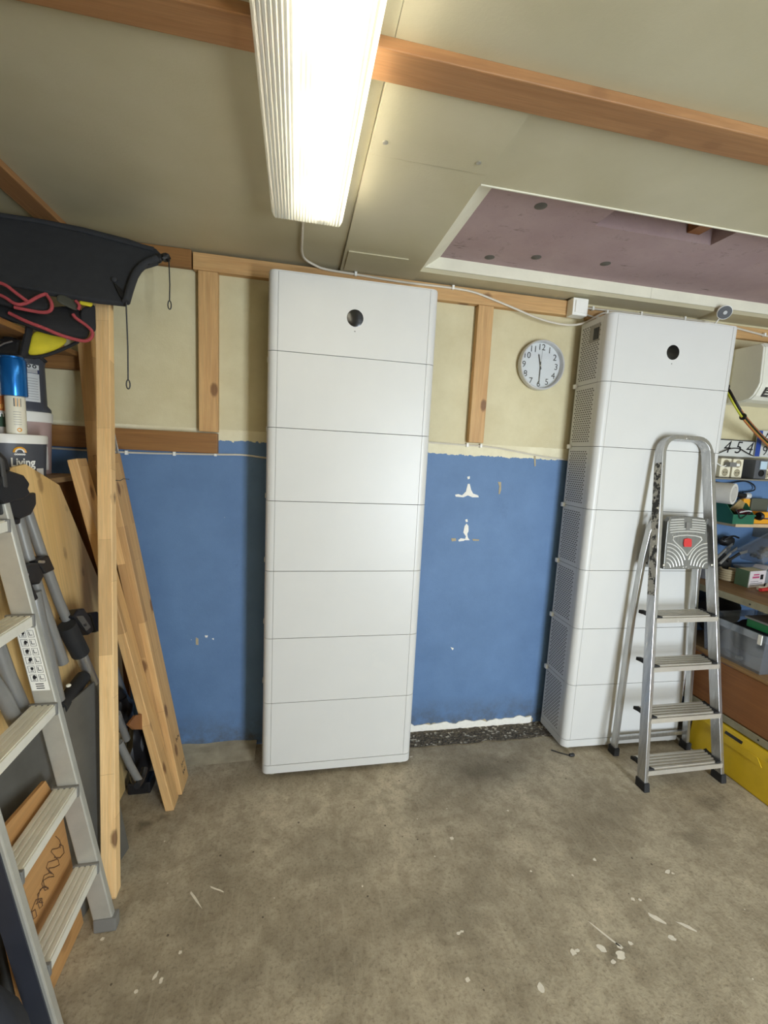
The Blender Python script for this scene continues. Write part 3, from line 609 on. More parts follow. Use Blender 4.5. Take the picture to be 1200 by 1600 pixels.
for x in (2.005, 2.302): MB().lathe([(.008, 0), (.008, .006), (.004, .009)], (x, -.176, 1.14), 'y', 12).build('bolt', M_zinc, sl)

# ---------------------------------------------------------------- wall air conditioner (right edge)
ac = empty('air_conditioner', (2.95, .15, 2.04), 'white wall mounted air conditioner beside the right tower', 'air conditioner')
M_ac = plain('ac_white_plastic', (222, 220, 206), .4, 0, .03)
prof = [(WY-.002, 2.37), (.085, 2.37), (.066, 2.345), (.055, 2.14), (.062, 2.118), (.082, 2.075), (.105, 2.055), (.15, 2.045), (WY-.002, 2.042)]
MB().prism([(2.728, y, z) for y, z in prof], (.53, 0, 0)).build('housing', M_ac, ac, bev=.006)
MB().prism([(2.716, y, z) for y, z in [(WY-.03, 2.366), (.088, 2.366), (.07, 2.343), (.060, 2.145), (.068, 2.12), (.088, 2.08), (.11, 2.06), (.15, 2.05), (WY-.03, 2.047)]], (.0125, 0, 0)).build('end_panel', M_ac, ac, bev=.004)
gr = MB().prism([(2.76, .056, 2.122), (2.76, .0805, 2.073), (3.22, .0805, 2.073), (3.22, .056, 2.122)], (0, -.004, -.002)).build('outlet', M_dark, ac, label='dark air outlet')
for i in range(3): z = 2.083+i*.013; yy = .0805-(z-2.073)*.5; MB().box(2.765, 3.215, yy-.013, yy-.004, z, z+.005).build('louvre', M_ac, gr)
for i in range(5): x = 2.80+i*.09; MB().prism([(x, .045, 2.122), (x, .070, 2.073), (x+.004, .070, 2.073), (x+.004, .045, 2.122)], (0, .008, 0)).build('louvre', M_ac, gr)

# cable bundle from the right tower
cbd = empty('cable_bundle', (2.45, .2, 2.15), 'thick bundle of black, yellow-green and orange wires hanging from the right tower', 'cable')
M_yg = plain('yellow_green_wire', (176, 178, 50), .5); M_or = plain('orange_wire', (176, 108, 62), .5)
base = [at(1128, 588, 1, .17), at(1134, 605, 1, .10), at(1146, 628, 1, .03), at(1160, 651, 1, .03), at(1180, 674, 1, .1), at(1200, 694, 1, .2), at(1218, 710, 1, .2)]
base[0] = V((2.445, .19, base[0].z+.02))
for m, dx, dz in ((M_bcable, .008, .010), (M_yg, -.008, -.004), (M_or, .002, -.010), (M_bcable, .014, -.002), (M_or, .012, .006)):
    MB().tube([p+V((dx, -.003 if m is M_yg else 0, dz)) for p in base], .006, 6, smooth=2).build('wire', m, cbd)
for q in (base[1], base[3]): MB().lathe([(.019, -.004), (.019, .004)], (q.x+.004, q.y, q.z), 'x', 12).build('tie', M_black, cbd)

# ---------------------------------------------------------------- number plates, sockets
M_plate = plain('white_plate_enamel', (204, 204, 198), .35, 0, .03); M_blue = plain('blue_plate_band', (44, 72, 150), .4)
np1 = empty('number_plate', (2.86, WY-.02, 1.728), 'white number plate reading 454 leaning on the wall ledge', 'number plate')
MB().box(2.62, 3.0, WY-.022, WY-.016, 1.728, 1.832, .004).build('plate', M_plate, np1); MB().box(2.62, 3.0, WY-.0225, WY-.0215, 1.826, 1.831).build('border', M_ink, np1)
for i, ch in enumerate('454'):
    x0_ = 2.775+i*.085
    M_ = face_minus_y(x0_, WY-.0228, 1.782, .0); M_ = M_ @ Matrix(((1, .22, 0, 0), (0, 1, 0, 0), (0, 0, 1, 0), (0, 0, 0, 1)))
    text('lettering', ch, .108, M_, M_ink, np1, bold=-.0004)
np2 = empty('number_plate', (3.08, WY-.02, 1.735), 'two-row number plate with a blue band, at the right edge', 'number plate')
MB().box(2.975, 3.26, WY-.034, WY-.028, 1.735, 1.90, .004).build('plate', M_plate, np2); MB().box(2.975, 3.012, WY-.035, WY-.0335, 1.737, 1.898).build('band', M_blue, np2)
text('lettering', 'A', .085, face_minus_y(3.05, WY-.0352, 1.855), M_ink, np2, bold=-.001); text('lettering', '93', .085, face_minus_y(3.07, WY-.0352, 1.772), M_ink, np2, bold=-.001)
cable('cord', [at(1118, 710, 1, WY-.035), at(1128, 706, 1, WY-.035), at(1140, 701, 1, WY-.035), at(1155, 700, 1, WY-.035), at(1166, 707, 1, WY-.035), at(1176, 712, 1, WY-.035)], .003, M_bcable, 'thin black cord draped across the 454 number plate', cat='cord')
led = empty('metal_shelf', (2.85, .2, 1.60), 'narrow grey metal shelf on the back wall under the sockets', 'shelf')
M_gsteel = plain('galvanised_steel', (150, 146, 134), .45, .5, .1)
MB().box(2.60, 3.29, .14, WY-.001, 1.585, 1.594, .002).build('shelf_plate', M_gsteel, led); MB().box(2.60, 3.29, WY-.012, WY-.001, 1.715, 1.727, .002).build('ledge', M_gsteel, led); MB().box(2.6, 3.29, WY-.006, WY-.001, 1.594, 1.715).build('back_plate', M_gsteel, led)
M_beige = plain('beige_socket_plastic', (230, 222, 196), .4, 0, .03)
M_well = plain('shaded_socket_well', (158, 148, 122), .5)
def socket(x, z, n=2, m=M_beige, name='double_socket', lab='', w_=.076, y0=.195, g=None):
    o = empty(name, (x, y0, z), lab, 'socket', g); MB().box(x-w_/2, x+w_/2, y0, WY-.007, z, z+.114, .003).build('face', m, o)
    for i in range(n):
        zc = z+.030+i*.054; b = MB(); b.lathe([(.0235, .0004), (.0205, .0012), (.0195, -.001), (.0195, -.0015)], (x, y0, zc), 'y', 20); f = b.build('well', M_well, o)
        for s in (-.0095, .0095): MB().lathe([(.003, 0), (.003, .002)], (x+s, y0-.0005, zc), 'y', 8).build('hole', M_black, f)
    return o
socket(2.722, 1.598, lab='cream double wall socket with a grey plug-in adapter, left of the two'); socket(2.812, 1.598, lab='cream double wall socket right of the plugged adapter')
ad = empty('plug_adapter', (2.735, .175, 1.66), 'grey plug adapter with white cable in the left socket', 'adapter'); MB().box(2.706, 2.756, .155, .1935, 1.662, 1.690, .003).build('body', M_tube, ad); MB().box(2.757, 2.80, .172, .1935, 1.668, 1.684, .002).build('plug', M_pwhite, ad)
MB().tube([(2.706, .18, 1.67), (2.68, .18, 1.66), (2.65, .19, 1.68), (2.62, .2, 1.70)], .003, 6, smooth=2).build('cord', M_pwhite, ad)
o = empty('switched_socket', (2.975, .17, 1.598), 'dark grey outdoor socket with a pale blue switch flap', 'socket'); M_dgrey = plain('dark_grey_plastic', (84, 86, 90), .45)
MB().box(2.895, 2.985, .155, WY-.013, 1.598, 1.713, .004).build('box', M_dgrey, o); MB().box(2.925, 2.975, .148, .1545, 1.656, 1.706, .003).build('flap', plain('pale_blue_flap', (186, 208, 222), .25), o); MB().lathe([(.02, 0), (.02, .004), (.016, .004), (.015, .001)], (2.945, .1545, 1.632), 'y', 18).build('well', M_black, o)
socket(3.035, 1.598, lab='cream double wall socket at the right edge beside the dark grey socket')

# ---------------------------------------------------------------- small wooden wall shelf and its things
ws = empty('wall_shelf', (3.05, .2, 1.29), 'small pale wooden wall shelf holding the green bin', 'shelf'); WZ = 1.318
b = MB(); b.box(2.800, 3.29, .14, WY-.001, WZ-.022, WZ); b.build('shelf_board', plain('pale_birch', (206, 176, 134), .6, 0, .1), ws, bev=.002)
MB().box(3.1, 3.115, .16, WY-.001, WZ-.1, WZ-.0225).build('shelf_bracket', M_gsteel, ws)
M_green = plain('green_plastic', (34, 98, 74), .45, 0, .06)
gb = empty('storage_bin', (2.86, .19, WZ), 'green open-front plastic bin on the small wooden shelf', 'bin')
x0, x1, y0, y1 = 2.705, 2.895, .06, WY-.004
x0, x1, y0 = 2.74, 2.90, .115
b = MB(); b.box(x0, x1, y0, y1, WZ+.0005, WZ+.006); b.box(x0, x1, y0, y0+.004, WZ+.006, WZ+.055); b.box(x0, x1, y1-.004, y1, WZ+.006, WZ+.125)
for xs in (x0, x1-.004): b.prism([(xs, y0, WZ+.006), (xs, y1, WZ+.006), (xs, y1, WZ+.125), (xs, y0+.06, WZ+.125), (xs, y0, WZ+.055)], (.004, 0, 0))
b.build('tub', M_green, gb, bev=.001); MB().box(x0-.004, x1+.004, y0-.004, y0+.006, WZ+.05, WZ+.06, .002).build('rim', M_green, gb)
rl = empty('paper_roll', (2.75, .17, 1.47), 'greyish white hollow roll lying on top of the green bin', 'roll'); c0 = at(1147, 772, 1, .07); ax = V((-.40, .915, .02)).normalized()
M_roll = plain('white_paper', (198, 194, 186), .8, 0, .06); b = MB(); n = 24; Rr = .062
Mq2 = ax.to_track_quat('Z', 'Y').to_matrix().to_4x4(); Mq2.translation = c0
b.lathe([(.045, 0), (Rr, 0), (Rr, .16), (.045, .16), (.045, 0)], (0, 0, 0), 'z', 28, cap=False); bmesh.ops.transform(b.b, matrix=Mq2, verts=b.b.verts); b.build('sheet_roll', M_roll, rl)
b = MB(); b.lathe([(.0455, .006), (.0455, .02)], (0, 0, 0), 'z', 28); bmesh.ops.transform(b.b, matrix=Mq2, verts=b.b.verts); b.build('core', plain('grey_card', (176, 172, 164), .8), rl)
M_yel = plain('yellow_orange_plastic', (226, 158, 40), .4, 0, .06)
tool = empty('yellow_tool', (2.985, .17, WZ), 'yellow and black hand tool lying on the small wooden shelf', 'tool')
b = MB(); b.box(2.925, 3.10, .15, .215, WZ+.0005, WZ+.03, .01); b.box(2.98, 3.14, .155, .21, WZ+.036, WZ+.075, .01); b.build('body', M_yel, tool)
MB().lathe([(.022, -.012), (.027, 0), (.022, .012)], (2.965, .137, WZ+.05), 'x', 16).build('grip', M_black, tool)
met = empty('multimeter', (3.03, .2, WZ+.076), 'grey-green meter with yellow holster behind the yellow tool', 'meter'); MB().box(2.985, 3.12, .215, .25, WZ+.04, WZ+.155, .008).build('body', plain('olive_grey_plastic', (84, 86, 74), .5), met); MB().box(2.925, 2.98, .217, .245, WZ+.002, WZ+.15, .012).build('holster', M_yel, met); MB().box(3.0, 3.11, .216, .244, WZ+.001, WZ+.039, .004).build('stand', M_black, met)
flash = empty('torch', (2.93, .235, WZ+.155), 'black torch with silver head lying across the bin', 'torch'); MB().tube([(2.87, .225, WZ+.175), (2.935, .225, WZ+.168)], .016, 12).build('handle', M_black, flash); MB().lathe([(.016, 0), (.021, .01), (.021, .03)], (2.936, .225, WZ+.168), 'x', 16).build('head', M_silver, flash)
sg = empty('goggles', (2.85, .15, WZ+.05), 'dark red tinted goggles lying in the green bin', 'goggles'); b = MB(); b.blob((2.83, .145, WZ+.075), (.035, .022, .018), .1); b.blob((2.872, .150, WZ+.068), (.02, .022, .016), .1); b.build('lens', plain('dark_red_lens', (70, 30, 34), .12), sg); MB().tube([(2.80, .13, WZ+.07), (2.835, .112, WZ+.085), (2.875, .115, WZ+.08), (2.89, .14, WZ+.075)], .004, 6, smooth=1).build('frame', M_silver, sg)
fo = empty('foil_packet', (2.875, .2, WZ+.09), 'crumpled gold and pink foil packet in the green bin', 'packet'); b = MB(); b.box(-.032, .032, -.006, .006, -.04, .04, .003, Matrix.Translation((2.868, .20, WZ+.1)) @ Matrix.Rotation(.5, 4, 'Y') @ Matrix.Rotation(.3, 4, 'X')); b.build('packet', plain('gold_foil', (196, 168, 118), .3, .5, .2, 30), fo)
cable('cord', [at(1118, 753, 1, .25), at(1135, 756, 1, .25), at(1150, 753, 1, .25), at(1166, 751, 1, .25), at(1178, 757, 1, .25), at(1181, 765, 1, .25), at(1172, 768, 1, .25), at(1160, 769, 1, .245)], .004, M_bcable, 'black cord looping behind the roll above the green bin', cat='cord')
cable('cord', [at(1149, 795, 1, .109), at(1154, 803, 1, .106), at(1157, 812, 1, .106), at(1164, 806, 1, .106), at(1174, 798, 1, .13)], .003, M_bcable, 'thin black cord hanging over the front of the green bin', cat='cord')

# ---------------------------------------------------------------- workbench rack on the right
RXF = 2.50; rk = empty('storage_rack', (2.8, -.4, 0), 'long metal and wood storage rack against the right wall', 'rack'); YA, YB = -1.35, WY-.006
M_rust = plain('worn_grey_rail', (152, 146, 122), .55, .25, .14, 20); M_wtop = wood('worn_bench_top', (150, 118, 74), (112, 76, 44), 0, .4, .6)
def ybeam(name, x0, x1, z0, z1, m): o = MB().box(x0, x1, YA, YB, z0, z1).build(name, m, rk, bev=.002); return o
ybeam('front_rail', RXF, RXF+.004, .928, .966, M_rust); ybeam('front_rail', RXF, RXF+.004, .252, .292, M_rust)
timber('worktop', (2.895, YA, .956), (2.895, YB, .956), .775, .022, (1, 0, 0), M_wtop, rk); timber('shelf_board', (2.905, YA, .571), (2.905, YB, .571), .77, .018, (1, 0, 0), M_shelfw, rk); timber('shelf_board', (2.905, YA, .282), (2.905, YB, .282), .77, .018, (1, 0, 0), M_shelfw, rk)
timber('front_panel', (2.515, YA, .428), (2.515, YB, .428), .016, .268, (1, 0, 0), M_brown, rk)
b = MB()
for i in range(8):
    for z in (.945, .272): b.lathe([(.005, 0), (.005, .001)], (RXF-.001, YA+.1+i*.2+(.05 if z < .5 else .0), z), 'x', 8)
b.build('rail_hole', M_black, rk, kind='stuff')
for y in (YA, YB-.03): MB().box(2.61, 2.64, y, y+.03, 0, .92).build('upright', M_rust, rk); MB().box(3.25, 3.28, y, y+.03, 0, .92).build('upright', M_rust, rk)
BT = .9675
ca = empty('carton', (2.79, .0, BT), 'small green and white open carton on the bench', 'box'); th = -.30
A = at(1146, 911, 2, BT); B = at(1168, 919, 2, BT); Cc = at(1193, 915, 2, BT)
A = V((2.738, .045, BT)); B = V((2.730, -.045, BT)); Cc = V((2.876, -.022, BT)); D = A+Cc-B; H_ = V((0, 0, .098))
M_cgreen = plain('green_card', (110, 142, 112), .6); M_cwhite = plain('white_card', (224, 216, 220), .5); M_cin = plain('buff_card', (206, 196, 158), .7)
b = MB(); b.hexa([B+V((.003, .003, .0005)), Cc+V((-.003, .003, .0005)), D+V((-.003, -.003, .0005)), A+V((.003, -.003, .0005)), B+H_*.97+V((.003, .003, 0)), Cc+H_*.97+V((-.003, .003, 0)), D+H_*.97+V((-.003, -.003, 0)), A+H_*.97+V((.003, -.003, 0))]); b.build('inner', M_cin, ca)
MB().prism([A+V((0, 0, .0005)), B+V((0, 0, .0005)), B+H_, A+H_], (.0025, 0, 0)).build('side', M_cgreen, ca, label='green card side')
fr = MB().prism([B+V((0, 0, .0005)), Cc+V((0, 0, .0005)), Cc+H_, B+H_], (0, .0025, 0)).build('front', M_cwhite, ca, label='white printed card front')
M_pink = plain('pink_print', (196, 84, 128), .5); M_gpr = plain('grey_print', (120, 120, 124), .5)
e_ = (Cc-B); 
def pr_(u0, u1, z0, z1, m): q = lambda u, z: B+e_*u+V((0, -.0006, z)); MB().poly([q(u0, z0), q(u1, z0), q(u1, z1), q(u0, z1)]).build('print', m, fr)
pr_(.25, .6, .072, .080, M_pink); pr_(.2, .62, .055, .066, M_pink); pr_(.1, .85, .012, .016, M_gpr); pr_(.1, .85, .022, .026, M_gpr); pr_(.68, .86, .045, .075, M_ink); pr_(.1, .6, .034, .037, M_gpr)
MB().prism([Cc+H_, D+H_, D+H_+V((.01, -.01, .02)), Cc+H_+V((.01, .0, .028))], (.002, 0, 0)).build('flap', M_cwhite, ca)
sp = empty('cable_coil', (2.775, .115, BT), 'coil of pale wire beside the green carton', 'coil')
for i in range(5):
    b = MB(); b.tube([(2.775+.050*math.cos(a), .115+.050*math.sin(a), BT+.010+i*.014) for a in [2*PI*j/20 for j in range(20)]], .008, 6, closed=True); b.build('turn', plain('beige_wire', (188, 172, 140), .6), sp) if i == 0 else b.build('turn', bpy.data.materials['beige_wire'], sp)
gt = empty('tub', (2.66, .2, BT), 'grey plastic tub of tools at the left end of the bench', 'tub'); b = MB(); b.lathe([(.046, .001), (.058, .115), (.061, .12), (.055, .117), (.044, .006)], (2.66, .178, BT), n=24, cap=True); b.build('shell', plain('grey_tub_plastic', (104, 104, 108), .4), gt)
M_steel = plain('tool_steel', (170, 172, 176), .3, .85, .1)
for i, (a0, a1) in enumerate(((at(1122, 866, 1, .10), at(1145, 851, 1, .12)), (at(1124, 873, 1, .085), at(1142, 858, 1, .10)), (at(1130, 872, 1, .07), at(1152, 857, 1, .08)), (at(1142, 868, 1, .055), at(1168, 862, 1, .065)))):
    o = empty('hand_tool', a0, 'silver hand tool slanting from the bench clutter, %s' % ('topmost', 'second from the top', 'third from the top', 'nearest the black bag')[i], 'tool', 'silver tools behind the carton'); MB().tube([a0-V((.02, 0, .035)), a0*.5+a1*.5], .008, 8).build('handle', M_black if i % 2 else M_tube, o)
    dd = (a1-a0).normalized(); MB().prism([a0*.5+a1*.5+V((0, 0, .008)), a1+V((0, 0, .010)), a1-V((0, 0, .008)), a0*.5+a1*.5-V((0, 0, .008))], (0, .006, 0)).build('blade', M_steel, o)
bg = empty('black_pouch', (2.80, .17, BT), 'black fabric pouch among the tools on the bench', 'pouch'); b = MB(); b.blob((2.80, .185, BT+.075), (.050, .04, .06), .12, seed=3); b.build('body', M_rubber, bg); 
bl = empty('black_case', (2.845, .222, BT+.18), 'black curved case behind the tools', 'case'); b = MB(); b.blob((2.845, .222, BT+.225), (.055, .03, .035), .1, seed=5); b.build('shell', M_black, bl); MB().tube([(2.80, .20, BT+.235), (2.85, .19, BT+.268), (2.91, .2, BT+.25)], .006, 6, smooth=2).build('handle', M_black, bl)
t = NT('clear_plastic'); tr = t.add('ShaderNodeBsdfTransparent'); tr.inputs[0].default_value = (.8, .84, .88, 1); gl = t.add('ShaderNodeBsdfGlossy'); gl.inputs['Roughness'].default_value = .12; df = t.add('ShaderNodeBsdfDiffuse'); df.inputs[0].default_value = (.5, .54, .6, 1)
s_ = mixs(.14, mixs(.22, tr, df), gl); t.t.links.new(s_.outputs[0], t.out.inputs[0]); M_clear = t.m
cl = empty('clear_box', (2.99, .05, BT+.05), 'tilted clear plastic box of small parts on the bench', 'box')
Mt = Matrix.Translation((3.02, .09, BT+.215)) @ Matrix.Rotation(-.45, 4, 'Y')
b = MB(); b.box(-.15, .15, -.07, .07, -.03, .03, .006, Mt); b.build('shell', M_clear, cl); b = MB(); b.box(-.155, .155, -.075, .075, .03, .042, .004, Mt); b.build('lid', M_clear, cl)
b = MB()
for i in range(14): b.blob(Mt @ V((random.uniform(-.11, .11), random.uniform(-.045, .045), -.014)), (.018, .016, .011), .3, 2, i)
b.build('parts', M_tube, cl, kind='stuff', label='small grey parts in the box')
ty = empty('tray', (3.03, .05, BT), 'pale grey plastic tray under the tilted clear box', 'tray'); b = MB(); b.box(2.91, 3.2, .03, .20, BT+.0005, BT+.065, .006); b.build('shell', plain('pale_grey_plastic', (150, 154, 160), .4), ty); MB().box(2.902, 3.208, .024, .206, BT+.0655, BT+.08, .004).build('rim', bpy.data.materials['pale_grey_plastic'], ty)
pl = empty('pliers', (2.79, -.13, BT), 'red and cream handled pliers at the right edge of the bench', 'pliers'); q = at(1188, 922, 2, BT+.012); q2 = at(1203, 916, 2, BT+.012)
MB().tube([q+V((0, 0, .001)), q*.5+q2*.5+V((0, -.02, 0)), q2], .010, 8, smooth=1).build('handle', M_red, pl); MB().tube([q+V((.02, .03, .001)), q*.5+q2*.5+V((.02, .0, 0)), q2+V((.02, .03, 0))], .010, 8, smooth=1).build('handle', M_cream, pl); MB().box(q2.x, q2.x+.06, q2.y-.005, q2.y+.035, BT+.001, BT+.02, .004).build('jaw', M_black, pl)
SZ = .5805
bn = empty('clear_bin', (2.68, -.22, SZ), 'long clear grey storage bin on the lower shelf behind the step ladder', 'bin')
x0, x1, y0, y1, z1 = 2.53, 2.90, -.335, .025, .80
def ring(e, z): return [(x0-e, y0-e, z), (x1+e, y0-e, z), (x1+e, y1+e, z), (x0-e, y1+e, z)]
b = MB(); r0 = [b.b.verts.new(p) for p in ring(-.02, SZ+.0005)]; r1 = [b.b.verts.new(p) for p in ring(0, z1)]; b.b.faces.new(r0[::-1])
for i in range(4): b.b.faces.new((r0[i], r0[(i+1) % 4], r1[(i+1) % 4], r1[i]))
b.build('tub', M_clear, bn)
b = MB(); b.box(x0-.010, x1+.010, y0-.010, y0, z1-.035, z1+.004, .002); b.box(x0-.010, x1+.010, y1, y1+.010, z1-.035, z1+.004, .002); b.box(x0-.010, x0, y0, y1, z1-.035, z1+.004, .002); b.box(x1, x1+.010, y0, y1, z1-.035, z1+.004, .002); b.build('rim', M_clear, bn)
MB().box(x0-.016, x0-.010, y0+.01, y0+.03, z1-.05, z1+.002, .002).build('clip', M_pwhite, bn)
o = empty('black_bag', (2.7, -.12, SZ+.004), 'black bag filling the clear storage bin', 'bag'); b = MB(); b.blob((2.715, -.15, SZ+.125), (.12, .12, .10), .1, seed=8); b.build('body', M_rubber, o)
o = empty('green_box', (2.72, -.25, SZ+.2), 'green lidded box on top of the clear storage bin', 'box'); MB().box(2.56, 2.80, -.33, -.20, z1+.006, z1+.05, .008).build('body', plain('bright_green_plastic', (16, 112, 58), .4), o); MB().box(2.552, 2.808, -.338, -.192, z1+.0505, z1+.062, .004).build('lid', M_tube, o)
o = empty('black_bag', (2.75, .15, SZ), 'black bag behind the clear storage bin at the wall', 'bag'); b = MB(); b.blob((2.78, .150, SZ+.165), (.15, .075, .13), .1, seed=9); b.build('body', M_rubber, o)
o = empty('hand_tool', (2.54, -.16, SZ), 'small black and grey tool lying before the clear storage bin', 'tool'); MB().tube([at(1136, 1016, 2, SZ+.012), at(1152, 1026, 2, SZ+.012)], .011, 8).build('handle', M_black, o); q = at(1155, 1028, 2, SZ+.013); b = MB(); b.blob(q, (.018, .018, .0125), .05); b.build('head', M_tube, o)
# yellow case under the rack
yc = empty('yellow_case', (2.53, -.5, 0), 'long yellow plastic case lying on the floor under the rack', 'case'); M_ycase = plain('matt_yellow_plastic', (206, 172, 30), .5, 0, .06)
P0 = [(2.462, 0.0), (2.477, .20), (2.495, .243), (2.64, .243), (2.64, 0.0005)]; ya, yb = -1.15, -.05
b = MB(); b.prism([(x, ya, max(z, .0005)) for x, z in P0], (0, yb-ya, 0)); shell = b.build('shell', M_ycase, yc, bev=.008)
for y0, y1 in ((-.34, -.245), (-.60, -.475)): MB().hexa([(2.4835, y0, .222), (2.4775, y0, .208), (2.4775, y1, .208), (2.4835, y1, .222), (2.498, y0+.004, .222), (2.498, y0+.004, .208), (2.498, y1-.004, .208), (2.498, y1-.004, .222)]).build('handle_slot', M_black, shell, label='dark slot of the handle')
MB().prism([(2.470, -.19, .165), (2.474, -.19, .20), (2.474, -.43, .20), (2.470, -.46, .165)], (-.004, 0, 0)).build('handle_recess', M_ycase, shell)

# cap on floor
q = at(893, 1182, 2, 0); o = empty('cable_end', (q.x, q.y, 0), 'tiny black plug end lying on the floor before the right tower', 'plug'); MB().lathe([(.008, -.014), (.0095, -.006), (.0095, .012), (.007, .015)], (q.x, q.y, .0098), 'x', 12).build('body', M_black, o); MB().tube([(q.x-.014, q.y+.0, .008), (q.x-.05, q.y+.03, .004), (q.x-.09, q.y+.06, .004)], .003, 6).build('lead', M_bcable, o)

# ---------------------------------------------------------------- left side: leaning timbers
post = timber('timber_post', (-.490, -.512, 0), at(163, 452, 1, -.02), .050, .046, (1, 0, 0), M_post, cut=True); tag(post, 'light glued pine post standing upright, nearest to the camera', 'timber')
q1, q2 = at(135, 530, 1, .15), at(153, 740, 1, .155); dq = (q2-q1)/(q1.z-q2.z)
tb = timber('timber_post', q1+dq*q1.z, q1-dq*.15, .056, .046, (1, 0, 0), M_plank, cut=True); tag(tb, 'pine post standing close behind the light post', 'timber')
pk = timber('timber_plank', (-.386, -.108, 0), (-.716, -.112, 1.556), .036, .084, (1, 0, .2), M_plank, cut=True); tag(pk, 'heavy glued pine plank leaning left, in front of its pair', 'timber', 'leaning glued planks')
pk2 = timber('timber_plank', (-.385, .004, 0), (-.652, .004, 1.577), .060, .126, (1, 0, .2), M_plank, cut=True); tag(pk2, 'glued pine plank leaning left just behind its twin, ink scribbles near its foot', 'timber', 'leaning glued planks')
wr = MB().tube([pk2.matrix_world.inverted() @ p for p in (at(174, 750, 1, -.07), at(188, 751, 1, -.066), at(193, 748, 1, -.064), at(202, 749, 1, -.062))], .0016, 5).build('wire', M_dark, None, world=False); wr.parent = pk2
# ink scribbles near the foot of the rear plank
o = MB(); Mp = pk2.matrix_world
for i, (z, y0, y1) in enumerate(((.235, .0, .05), (.10, .0, .05), (.06, .0, .04))):
    q = [(.0305, y0+(y1-y0)*j/6, z+.008*math.sin(j*2.1+i)) for j in range(7)]; o.tube(q, .0011, 4); o.tube([(.0305, y0+.005, z-.012), (.0305, y0+.004, z+.012)], .001, 4)
sc2 = o.build('scribble', M_ink, None, world=False); sc2.parent = pk2; sc2['kind'] = 'stuff'
th_ = timber('threaded_rod', at(187, 722, 1, .16), at(177, 674, 1, .19), .012, .004, (1, 0, 0), M_alu); tag(th_, 'short silver perforated strip standing behind the leaning planks', 'strip')

M_tread2 = plain('pale_tread_aluminium', (222, 218, 204), .45, .15, .06, 14)  # treads paler than the stiles
# ---------------------------------------------------------------- left aluminium ladder
ll = empty('ladder', (-.47, -.79, 0), 'aluminium ladder with wide treads leaning left by the plywood', 'ladder')
def lx(z): return -.457-.1695*z
YR, YN = -.645, -.945
def stile(y):
    b = MB(); b.sweep([(lx(z), y, z) for z in (.012, .9, 2.05)], [(-.012, -.030), (.012, -.030), (.012, .030), (-.012, .030)], nrm=V((1, 0, .17))); return b.build('stile', M_lad, ll, bev=.004)
st_f = stile(YR+.012); st_n = stile(YN-.012)
for y in (YR+.012, YN-.012): MB().box(lx(0)-.036, lx(0)+.034, y-.017, y+.017, .0005, .05, .006).build('foot', M_tube, ll)
for i in range(7):
    z = .264+.283*i; x = lx(z); b = MB(); b.box(x-.037, x+.030, YN, YR, z-.006, z-.001); b.box(x+.026, x+.030, YN, YR, z-.03, z-.006); b.box(x-.037, x-.033, YN, YR, z-.03, z-.006)
    for j in range(4): b.box(x-.033+j*.0162, x-.0235+j*.0162, YN, YR, z-.001, z+.002)
    r_o = b.build('tread', M_tread2, ll)
    for y in (YR, YN): s = 1 if y == YR else -1; MB().box(x-.041, x+.034, y-(.010 if s > 0 else 0), y+(0 if s > 0 else .010), z-.034, z+.004, .002).build('bracket', M_tube, r_o)
MB().prism([(lx(.06)-.027, YN-.0245, .06), (lx(.06)+.020, YN-.0245, .06), (lx(2.0)+.020, YN-.0245, 2.0), (lx(2.0)-.027, YN-.0245, 2.0)], (0, -.004, 0)).build('shade_strip', plain('dark_navy_shade', (44, 47, 56), .5, 0, .15, 8), st_n, label='dark navy strip painting the shade on the outer side')  # added dark strip, stands in for shade on the stile's outer face
# warning sticker with pictograms on the far stile (inner face)
zz0, zz1 = .875, 1.075
b = MB(); b.prism([(lx(zz0)-.026, YR-.0006, zz0), (lx(zz0)+.022, YR-.0006, zz0), (lx(zz1)+.022, YR-.0006, zz1), (lx(zz1)-.026, YR-.0006, zz1)], (0, -.0008, 0)); stk = b.build('sticker', M_pwhite, ll, label='white sticker with black safety pictograms')
b = MB(); yy = YR-.0018
def mark(u0, u1, z0, z1): b.poly([(lx(z0)+u0, yy, z0), (lx(z0)+u1, yy, z0), (lx(z1)+u1, yy, z1), (lx(z1)+u0, yy, z1)])
for i in range(6):
    z = zz0+.03+i*.028
    for (u0, u1) in ((-.021, -.003), (.002, .018)): mark(u0, u1, z, z+.001); mark(u0, u1, z+.021, z+.022); mark(u0, u0+.001, z, z+.022); mark(u1-.001, u1, z, z+.022)
    blobpoly(b, (lx(z)-.012, z+.013), .005, .007, 7, z=yy, plane='xz'); mark(-.016, -.007, z+.004, z+.006); mark(.006, .014, z+.006, z+.008); mark(.005, .007, z+.006, z+.018)
for k_ in range(3): mark(-.012, .010, zz0+.006+k_*.007, zz0+.009+k_*.007)
b.build('pictogram', M_ink, stk, kind='stuff')

